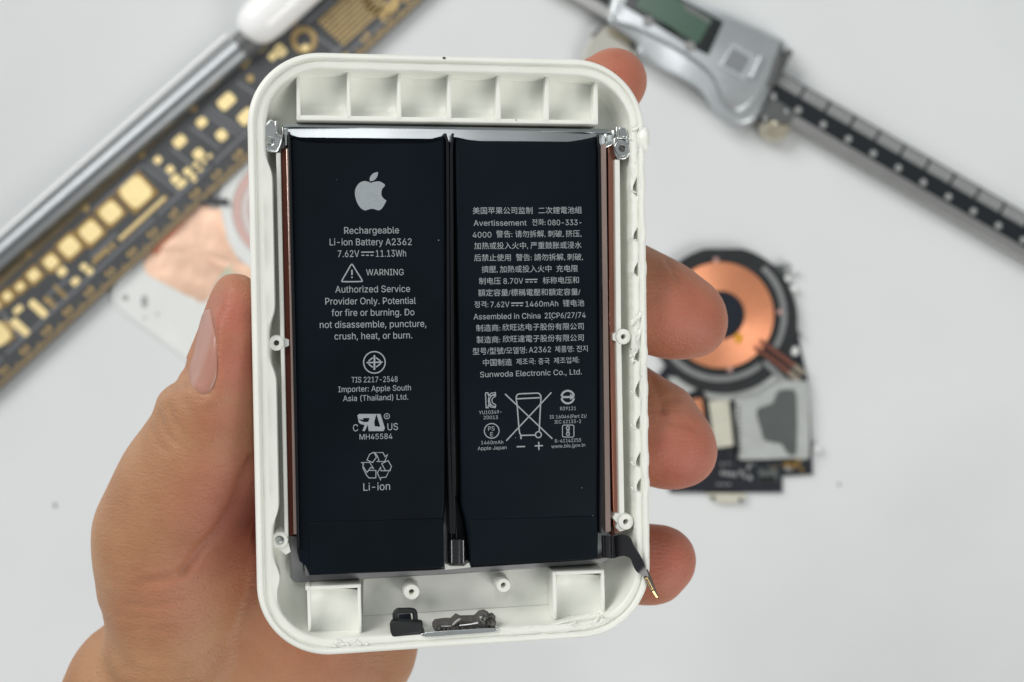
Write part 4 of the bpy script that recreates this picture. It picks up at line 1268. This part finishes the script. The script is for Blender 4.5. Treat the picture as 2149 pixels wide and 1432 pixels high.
# frames printed on the board: long line and cross lines
for u0, u1 in ((-150, 48), (60, 480), (492, 640), (652, 770), (940, 1180)):
    rrec('frame_line', u0, u1, 42, 48, M['silk'], HB + .05)
for (xa, ya, xb, yb) in ((0, 650, 46, 712), (299, 346, 380, 408), (312, 338, 392, 400), (399, 266, 460, 312), (437, 226, 512, 276), (428, 236, 500, 284), (497, 172, 560, 214), (360, 312, 400, 345), (640, 60, 722, 118), (645, 48, 700, 0), (722, 118, 812, 40), (190, 540, 245, 490), (100, 620, 150, 580), (195, 440, 300, 346)):
    L = hypot(xb - xa, yb - ya); flat('frame_line', orect((xa + xb) / 2, (ya + yb) / 2, 5.5, L, math.degrees(atan2(ya - yb, xb - xa)), HB + .07), HB - .1, HB + .07, M['silk'], ruler)
PADS = [(285, 403, 56, 56, 1), (232, 446, 38, 40, 1), (190, 487, 38, 40, 1), (146, 518, 36, 38, 1), (107, 550, 26, 27, 1), (71, 578, 22, 24, 1), (42, 602, 15, 18, 1), (15, 622, 17, 19, 1), (-8, 640, 14, 16, 1),
        (475, 213, 26, 38, 0), (517, 245, 26, 36, 0), (423, 257, 19, 22, 0), (465, 284, 22, 22, 0), (377, 297, 22, 28, 0), (417, 324, 22, 22, 0), (331, 336, 15, 16, 0), (357, 356, 16, 16, 0),
        (368, 376, 15, 20, 0), (381, 386, 12, 24, 0), (393, 360, 14, 16, 0), (404, 369, 9, 14, 0), (410, 346, 9, 12, 0), (420, 356, 7, 10, 0), (428, 340, 9, 9, 0), (440, 328, 8, 10, 0), (408, 378, 8, 9, 0),
        (130, 570, 18, 20, 0), (158, 591, 14, 19, 0), (176, 560, 13, 15, 0), (188, 570, 13, 15, 0), (38, 650, 13, 22, 0), (-6, 700, 50, 40, 0),
        (548, 96, 20, 30, 0), (588, 106, 26, 22, 0), (572, 118, 16, 18, 0), (520, 122, 14, 16, 0), (640, 100, 12, 14, 0)]
for (x, y, w, l, rim) in PADS:
    if rim: flat('pad_border', orect(x, y, w + 13, l + 13, RA, HB + .06, 5), HB - .1, HB + .06, M['padrim'], ruler)
    flat('gold_pad', orect(x, y, w, l, RA, HB + .14, min(w, l) * .25), HB - .1, HB + .14, M['pad'], ruler, 0.05)
for (x, y, w, l) in ((80, 648, 17, 46), (42, 687, 17, 46)):
    flat('gold_pad', orect(x, y, w, l, -RA, HB + .14, 5), HB - .1, HB + .14, M['pad'], ruler, 0.05)
flat('gold_bar', orect(299, 459, 10, 136, RA, HB + .1, 3), HB - .1, HB + .1, M['paddull'], ruler)
q = MB()
for k in range(22):
    t = k / 21; x, y = T(254 + 90 * t, 500 - 83 * t, HB); q.lathe(x, y, [(.5, HB), (.5, HB + .2), (0.001, HB + .22)], 8)
q.build('gold_dot_row', M['pad'], ruler, kind='stuff')
for (x, y, w, l, a_) in ((203, 543, 10, 16, RA), (214, 533, 10, 15, RA), (197, 552, 7, 10, RA), (225, 525, 8, 14, -RA), (236, 516, 8, 14, -RA), (104, 634, 8, 14, RA), (97, 628, 8, 12, RA), (112, 642, 7, 12, RA), (126, 612, 9, 16, -RA), (134, 620, 8, 14, -RA), (118, 604, 7, 12, -RA), (12, 690, 30, 26, RA), (22, 712, 6, 30, RA)):
    flat('small_pad', orect(x, y, w, l, a_, HB + .1, 2), HB - .1, HB + .1, M['paddull'], ruler)
# eight-finger contact block near the top
for k in range(8):
    o_ = k * 13.2
    x0, y0 = 668 + o_ * .76 * 0.72, 48 + o_ * .70 * 0.72
    flat('gold_stripe', orect(x0 + 48, y0 - 44, 6.0, 130, RA, HB + .12), HB - .1, HB + .12, M['paddull'], ruler)
q = MB(); q.lathe(*T(800, -4, HB), [(6.6, HB), (6.6, HB + .12), (3.4, HB + .12), (3.4, HB)], 36, closed=True); q.build('gold_ring', M['paddull'], ruler)
q = MB(); q.lathe(*T(638, 84, HB), [(4.6, HB), (4.6, HB + .12), (2.6, HB + .12), (2.6, HB)], 30, closed=True); q.build('gold_ring', M['paddull'], ruler)
for (x, y) in ((297, 325), (180, 438), (60, 533), (406, 228), (512, 136), (616, 46), (525, 165)):
    q = MB(); q.lathe(*T(x, y, HB), [(1.25, HB), (1.25, HB + .12), (0.001, HB + .14)], 14); q.build('gold_dot', M['paddull'], ruler)
q = MB()
for k in range(-24, 240):
    L = 18 if k % 5 == 0 else 12
    u = k * 6.06
    q.prism([RP_(u, 1.5, HB), RP_(u + 3.0, 1.5, HB), RP_(u + 3.0, L, HB), RP_(u, L, HB)], HB - .05, HB + .05)
for k in range(-30, 290):
    u = k * 4.4
    q.prism([RP_(u, 158, HB), RP_(u + 2.0, 158, HB), RP_(u + 2.0, 175, HB), RP_(u, 175, HB)], HB - .05, HB + .05)
q.build('tick_marks', M['paddull'], ruler, kind='stuff')
random.seed(9)
for k in range(-2, 24):
    u = k * 60.6 + 22
    for j in range(2):
        w = 9 + 4 * random.random(); l = 7 + 3 * random.random()
        rrec('edge_mark', u + j * 13, u + j * 13 + l, 19, 19 + w, M['paddull'])

# rod with a white end lying along the ruler
rod = table_thing('rod_tool', 'slim grey metal rod with glossy white rounded end, lying along the ruler edge', 'tool', (*T(250, 320), 0))
q = MB(); q.tube([(*T(-140, 660, 5), 4.3), (*T(510, 99, 5), 4.3)], 4.2, 40); q.build('shaft', M['rod'], rod, smooth=50)
q = MB(); q.tube([(*T(505, 103, 5), 4.9), (*T(560, 55, 5), 4.9)], 4.9, 24); q.build('collar', M['darkrub'], rod, smooth=50)
q = MB(); ax = [(505, 75, .2), (508, 72, 3.4), (516, 65, 5.6), (530, 52, 7.0), (552, 32, 7.7), (600, -12, 7.9), (720, -120, 7.9)]
q.tube([(*T(x + 4, y, 9), 7.2) for x, y, r in ax], [r for *_, r in ax], 32); q.build('white_end', M['capw'], rod, smooth=60)
q = MB()
for k in range(150):
    t = k / 150; x, y = -60 + 540 * t, 572 - 470 * t
    p0 = T(x - 6, y - 8, 5.2); p1 = T(x - 15, y - 15, 2.5)
q.tube([(*T(-150, 628, 3), 2.6), (*T(478, 76, 3), 2.6)], 1.1, 10)
q.build('rod_highlight_strip', mat('pale_highlight', (0.78, 0.79, 0.78), 0.4, 0.2), rod, smooth=50)  # pale tube modelled in place of the highlight along the rod

# digital caliper
cal = table_thing('digital_caliper', 'silver digital caliper with green display, its scale running off at right', 'caliper', (*T(1600, 180), 0))
KA = 30.0
KU = (cos(radians(KA)), sin(radians(KA))); KV = (-sin(radians(KA)), cos(radians(KA)))
def KP(u, v, h): return T(1636 + u * KU[0] + v * KV[0], 148 + u * KU[1] + v * KV[1], h)
ZB = 7.0
def krec(name, u0, u1, v0, v1, m, z0, z1, bev=0.0, **k):
    return flat(name, [KP(u0, v0, z1), KP(u1, v0, z1), KP(u1, v1, z1), KP(u0, v1, z1)], z0, z1, m, cal, bev, **k)
krec('beam', -560, 900, 0, 88, M['beam'], 3.6, ZB, 0.3)
krec('scale_strip', -540, 880, 2, 65, M['scale'], ZB - .1, ZB + .1)
q = MB()
for k in range(-10, 110):
    u = k * 6.06 + 8
    if (k % 10) in (9,): continue
    q.prism([KP(u, 4, ZB), KP(u + 4.4, 4, ZB), KP(u + 4.4, 28, ZB), KP(u, 28, ZB)], ZB, ZB + .16)
q.build('scale_ticks', M['tick'], cal, kind='stuff')
q = MB()
for k in range(0, 14):
    u = 15 + k * 60.6
    q = MB(); q.lathe(*KP(u, 53, ZB), [(1.1, ZB), (1.15, ZB + .18), (0.001, ZB + .2)], 16); q.build('scale_mark', M['tick'], cal)
# sliding head
head = [(1272, 34), (1285, 10), (1318, -48), (1345, -62), (1456, 0), (1500, 20), (1522, 26), (1548, 38), (1640, 82), (1647, 98), (1640, 130), (1622, 182), (1604, 222), (1582, 256), (1552, 264), (1522, 257), (1500, 236), (1478, 203), (1450, 178), (1400, 152), (1350, 128), (1336, 112), (1334, 92), (1300, 66), (1278, 50)]
n_ = len(head)
hs = smooth_poly(head, 3)
hc = (1480, 110)
def hring(s, z): return [(*T(hc[0] + (x - hc[0]) * s, hc[1] + (y - hc[1]) * s, z), z) for x, y in hs]
q = MB(); q.loft([hring(1.0, 1.5), hring(1.0, 7.5), hring(.985, 8.6), hring(.955, 9.3), hring(.93, 9.5)])
q.build('head', M['silverp'], cal, smooth=35)
raised = smooth_poly([(1276, 30), (1320, -46), (1456, 2), (1546, 40), (1634, 84), (1628, 128), (1606, 188), (1560, 236), (1528, 226), (1504, 172), (1470, 136), (1400, 92), (1330, 56)], 3)
q = MB(); hc2 = (1460, 70)
q.loft([[(*T(hc2[0] + (x - hc2[0]) * s, hc2[1] + (y - hc2[1]) * s, z), z) for x, y in raised] for s, z in ((1, 8.5), (.99, 10.2), (.965, 11.2), (.94, 11.5))])
q.build('face_plate', M['silverp'], cal, smooth=35)
flat('display_bezel', tp([(1308, 12), (1344, -54), (1416, -12), (1518, 46), (1487, 116), (1462, 104)], 11.7), 11.0, 11.75, M['bezel'], cal, 0.2)
flat('display', tp([(1334, 12), (1364, -38), (1422, -2), (1496, 40), (1466, 92), (1452, 86)], 11.9), 11.6, 11.9, M['lcd'], cal, 0.05)
flat('display_glint', tp([(1430, 2), (1462, 20), (1494, 44), (1490, 50), (1440, 22)], 12.0), 11.8, 11.98, mat('grey_glint', (0.13, 0.14, 0.135), 0.5), cal)  # grey sheet painting a glint across the display
flat('button_mark', orect(1405, 60, 9, 36, -KA, 11.75), 11.3, 11.75, M['bezel'], cal)
for (x, y) in ((1360, 46), (1448, 98)):
    q = MB(); q.lathe(*T(x, y, 11.6), [(1.9, 11.3), (1.8, 11.8), (1.2, 12.0), (0.001, 12.0)], 20); q.build('button', mat('grey_button', (0.25, 0.25, 0.25), 0.5), cal)
flat('battery_cover', orect(1552, 130, 62, 66, -KA, 12.0, 5), 11.0, 12.0, M['silverp'], cal, 0.35)
flat('cover_inset', orect(1546, 128, 40, 44, -KA, 12.2, 4), 11.5, 12.15, mat('cover_grey', (0.22, 0.235, 0.245), 0.4, 0.3), cal, 0.2)
flat('cover_ridge', orect(1588, 140, 11, 56, 64, 12.8, 4), 11.5, 12.8, M['silverp'], cal, 0.5)
krec('end_cap', -8, 6, -50, 92, M['darkrub'], 1.5, 9.2, 0.5)
flat('end_bumper', tp([(1628, 84), (1645, 96), (1642, 130), (1622, 184), (1608, 176), (1628, 126)], 10.5), 3, 10.5, M['darkrub'], cal, 0.6)
flat('jaw', tp([(1275, 42), (1330, 76), (1336, 112), (1318, 150), (1290, 240), (1230, 260), (1215, 200), (1222, 120), (1243, 76)], 4.0), 1.6, 4.0, mat('ground_steel', (0.46, 0.45, 0.40), 0.45, 0.7, var=0.06, vscale=100), cal, 0.4)
flat('jaw_edge', orect(1259, 59, 6, 46, 46, 4.6), 2.5, 4.6, M['darkrub'], cal, 0.2)
flat('jaw_pad', tp([(1284, 46), (1334, 76), (1326, 100), (1276, 70)], 5.0), 3.5, 5.0, mat('worn_brass', (0.36, 0.33, 0.25), 0.5, 0.6), cal, 0.3)
q = MB(); q.lathe(*T(1331, 94, 5), [(1.6, 3), (1.6, 5.6), (0.001, 5.8)], 14); q.build('jaw_screw', M['darkrub'], cal)
rc = T(1627, 262, 6)
q = MB(); q.lathe(*rc, [(5.2, 2.2), (5.4, 3.2), (5.4, 5.6), (5.0, 6.6), (3.4, 6.9), (3.0, 6.0), (1.6, 6.0), (1.4, 7.2), (0.001, 7.4)], 40); rl = q.build('thumb_roller', M['brass'], cal, smooth=30)
q = MB()
for k in range(36):
    a = 2 * pi * k / 36; q.box(rc[0] + 5.25 * cos(a) - .18, rc[0] + 5.25 * cos(a) + .18, rc[1] + 5.25 * sin(a) - .18, rc[1] + 5.25 * sin(a) + .18, 3.2, 5.8)
q.build('knurling', M['brass'], rl, kind='stuff')
flat('roller_bracket', tp([(1596, 232), (1618, 200), (1672, 236), (1656, 262), (1618, 250), (1600, 262)], 8.0), 4, 8.0, M['darkrub'], cal, 0.5)
for (x, y) in ((1624, 206), (1650, 236), (1606, 250)):
    q = MB(); q.lathe(*T(x, y, 8), [(0.8, 7.8), (0.7, 8.4), (0.001, 8.6)], 14); q.build('bracket_screw', M['chrome'], cal)

# wireless charging coil on its circuit board
coilm = table_thing('charging_coil_module', 'copper charging coil in a black ring on a black circuit board beside the fingers', 'charging module', (*T(1550, 780), 0))
flat('circuit_board', tp([(1404, 1018), (1398, 820), (1380, 790), (1560, 560), (1650, 556), (1660, 610), (1680, 730), (1694, 790), (1700, 860), (1706, 996), (1642, 1000), (1642, 1034), (1405, 1034)], 1.4), 0.0, 1.4, M['pcb'], coilm, 0.15)
flat('grey_corner', tp([(1600, 556), (1642, 557), (1650, 600), (1612, 600)], 2.0), 1.2, 2.0, M['sticker'], coilm, 0.1)
flat('carrier_plate', tp([(1402, 790), (1500, 800), (1640, 782), (1690, 800), (1700, 862), (1552, 862), (1548, 842), (1486, 838), (1470, 812), (1420, 840)], 2.1), 1.2, 2.1, M['can'], coilm, 0.2)
rc = T(1519, 672, 3)
q = MB(); R0 = 25.4
def ring_flat(q, r0, r1, z0, z1, c, cut=None, n=96):
    rings = []
    for r, z in ((r1, z0), (r1, z1), (r0, z1), (r0, z0)):
        g = []
        for i in range(n):
            a = 2 * pi * i / n; x, y = r * cos(a), r * sin(a)
            if cut and y > cut * r / r1 * 1.0 and r == r1: y = cut
            g.append((c[0] + x, c[1] + y, z))
        rings.append(g)
    vs = [p for g in rings for p in g]; fs = []
    for j in range(4):
        for i in range(n): fs.append((j * n + i, j * n + (i + 1) % n, ((j + 1) % 4) * n + (i + 1) % n, ((j + 1) % 4) * n + i))
    q.add(vs, fs)
ring_flat(q, 18.0, R0, 1.4, 3.2, rc, 24.6); q.build('outer_ring', M['ferrite'], coilm, bevel=0.2)
c2 = T(1511, 662, 3)
q = MB(); q.lathe(*c2, [(22.6, 1.4), (22.6, 3.3), (0.001, 3.3)], 72); q.build('inner_base', M['ferrite'], coilm)
q = MB()
pts = [(c2[0] + 21.9 * cos(radians(a)), c2[1] + 21.9 * sin(radians(a)), 3.5) for a in range(-205, 48, 4) if not (-47 < a < -33)]
A = [(c2[0] + 22.9 * cos(radians(a)), c2[1] + 22.9 * sin(radians(a)), 3.8) for a in range(-210, -48, 3)]; B = [(c2[0] + 20.9 * cos(radians(a)), c2[1] + 20.9 * sin(radians(a)), 3.8) for a in range(-210, -48, 3)]
q.ribbon(A, B, 0.4)
A = [(c2[0] + 22.9 * cos(radians(a)), c2[1] + 22.9 * sin(radians(a)), 3.8) for a in range(-30, 50, 3)]; B = [(c2[0] + 20.9 * cos(radians(a)), c2[1] + 20.9 * sin(radians(a)), 3.8) for a in range(-30, 50, 3)]
q.ribbon(A, B, 0.4); q.build('grey_arc', M['ringgrey'], coilm, smooth=40)
q = MB(); prof = [(18.3, 3.3)]
k = 18.3
while k > 8.6:
    prof += [(k - .05, 4.2), (k - .25, 4.32), (k - .45, 4.2)]; k -= .5
prof.append((8.6, 3.3)); q.lathe(*c2, prof, 96, closed=True); q.build('copper_coil', M['coil'], coilm, smooth=60)
q = MB(); q.lathe(*T(1508, 657, 4), [(8.7, 3.3), (8.7, 4.0), (0.001, 4.0)], 48); q.build('centre_magnet', mat('blue_black_centre', (0.006, 0.010, 0.018), 0.35), coilm)
q = MB(); q.lathe(*T(1550, 710, 4.4), [(1.6, 4.3), (1.5, 4.5), (0.001, 4.55)], 14, sy=1.1); q.build('amber_dot', mat('amber_tape', (0.62, 0.30, 0.02), 0.4), coilm)
q = MB()
for (x, y) in ((1503, 546), (1637, 655), (1532, 776)):
    q.lathe(*T(x, y, 4), [(1.0, 3.3), (.9, 4.1), (0.001, 4.2)], 12)
q.build('pink_dot', mat('pink_dot', (0.45, 0.28, 0.26), 0.4), coilm, kind='stuff')
for dx, dy in ((0, 0), (-11, 13)):
    q = MB(); q.tube([(*T(1596 + dx, 716 + dy, 4.8), 4.6), (*T(1640 + dx, 748 + dy, 4.4), 4.2), (*T(1672 + dx, 772 + dy, 4), 3.4)], .85, 10); q.build('coil_lead', mat('lead_copper', (0.28, 0.11, 0.08), 0.4, 0.6), coilm, smooth=60)
    q = MB(); q.tube([(*T(1666 + dx, 768 + dy, 4), 3.5), (*T(1688 + dx, 784 + dy, 3.6), 2.8)], 1.0, 10); q.build('lead_solder', mat('solder_tan', (0.36, 0.31, 0.24), 0.4, 0.5), coilm, smooth=60)
flat('lead_channel', tp([(1588, 740), (1600, 706), (1690, 772), (1690, 800), (1660, 800)], 3.4), 1.4, 3.4, M['ferrite'], coilm, 0.1)
flat('white_strip', tp([(1610, 786), (1630, 780), (1642, 790), (1612, 812), (1596, 806)], 2.8), 1.6, 2.8, M['can'], coilm, 0.2)
flat('grey_tab', tp([(1600, 762), (1608, 756), (1640, 784), (1630, 792)], 3.9), 2, 3.9, M['ringgrey'], coilm, 0.1)
flat('shield_can', tp(smooth_poly([(1546, 842), (1600, 832), (1640, 800), (1690, 800), (1697, 820), (1700, 945), (1692, 964), (1660, 962), (1560, 966), (1552, 955), (1548, 900)], 2), 4.0), 1.2, 4.0, M['can'], coilm, 0.35)
flat('heat_pad', tp(smooth_poly([(1632, 822), (1660, 818), (1672, 832), (1672, 945), (1664, 956), (1650, 950), (1640, 932), (1606, 926), (1598, 905), (1588, 870), (1594, 856), (1622, 846)], 2), 4.2), 3.8, 4.2, M['sticker'], coilm, 0.1)
for k in range(10):
    flat('can_notch', orect(1550 + .3 * k, 852 + 10.5 * k, 4.5, 6, 90, 4.1), 2.0, 4.1, M['pcb'], coilm)
flat('cream_chip', tp([(1488, 842), (1530, 838), (1540, 936), (1500, 942)], 3.2), 1.2, 3.2, M['cream'], coilm, 0.3)
flat('copper_tab', tp([(1453, 838), (1474, 836), (1480, 900), (1464, 886)], 2.6), 1.2, 2.6, M['coil'], coilm, 0.3)
flat('port_connector', tp([(1480, 1036), (1566, 1036), (1563, 1048), (1550, 1056), (1505, 1056), (1492, 1048)], 2.4), 0.1, 2.4, M['cream'], coilm, 0.3)
for (x, y) in ((1496, 1046), (1554, 1050)):
    q = MB(); q.lathe(*T(x, y, 2.4), [(.8, 1.8), (.8, 2.5), (0.001, 2.5)], 10); q.build('port_hole', M['ferrite'], coilm)
random.seed(3)
for (x, y, w, l, a_, mm) in [(1684 + 14 * random.random(), 800 + 160 * random.random(), 3 + 6 * random.random(), 4 + 8 * random.random(), 90 * random.random(), random.choice(['padrim', 'can', 'tick', 'sticker'])) for _ in range(16)] + [(1560 + 130 * random.random(), 970 + 18 * random.random(), 3 + 5 * random.random(), 4 + 8 * random.random(), random.choice([0, 90]), random.choice(['padrim', 'tick', 'sticker', 'sticker'])) for _ in range(16)] + [(1482 + 62 * random.random(), 948 + 30 * random.random(), 3 + 3 * random.random(), 4 + 4 * random.random(), 0, random.choice(['sticker', 'ringgrey'])) for _ in range(8)] + [(1516 + 9 * k, 993 + 1.2 * k, 9, 6, 0, 'tick') for k in range(4)] + [(1556, 992, 10, 6, 40, 'tick'), (1562, 1000, 6, 6, 0, 'tick'), (1574, 1003, 9, 8, 0, 'tick'), (1508, 1017, 5, 8, 0, 'ringgrey'), (1519, 1017, 5, 8, 0, 'ringgrey'), (1530, 1017, 5, 8, 0, 'ringgrey'),
        (1612, 996, 26, 40, 3, 'sticker'), (1610, 1004, 8, 34, 3, 'padrim'), (1664, 974, 18, 26, 20, 'padrim'), (1676, 966, 10, 14, 40, 'paddull'), (1656, 984, 8, 14, 0, 'can'),
        (1690, 816, 20, 9, 0, 'padrim'), (1694, 842, 14, 8, 0, 'padrim'), (1535, 835, 8, 8, 0, 'capw')]:
    flat('component', orect(x, y, w, l, a_, 2.0, 1), 1.2, 2.0, M[mm], coilm, 0.1)
for (x, y, r, l) in ((1652, 566, .9, 3.0), (1652, 586, 1.2, 1.4), (1667, 568, 1.1, 1.2), (1656, 607, 1.2, 1.2), (1667, 606, 1.3, 1.2), (1668, 737, 1.5, 1.9), (1716, 942, 1.4, 1.4), (1680, 702, .8, .8)):
    q = MB(); c = T(x, y, 2.4); q.lathe(*c, [(r, 1.0), (r, 2.4), (r * .6, 2.9), (0.001, 3.0)], 12, sy=l / max(r, .1) * .9 if l > r else 1); q.build('solder_blob', M['tick'] if r < 1 else M['plate'], coilm, smooth=60)

# crumbs on the table
for (x, y, s, el, lab) in ((116, 1061, .55, 1.7, 'tiny grey crumb on the bare table left of the hand'), (1761, 1017, .5, 1.2, 'tiny grey crumb on the bare table right of the charging coil')):
    q = MB(); c = T(x, y, 0); q.lathe(*c, [(s, 0.0), (s * .9, .3), (s * .4, .5), (0.001, .55)], 9, sy=el)
    o = q.build('crumb', mat('crumb_grey', (0.22, 0.22, 0.22), 0.7), None, smooth=60)
    v0 = Vector((*c, 0)) * MM
    o.data.transform(Matrix.Translation(-v0)); o.location = v0
    tag(o, lab, 'crumb')
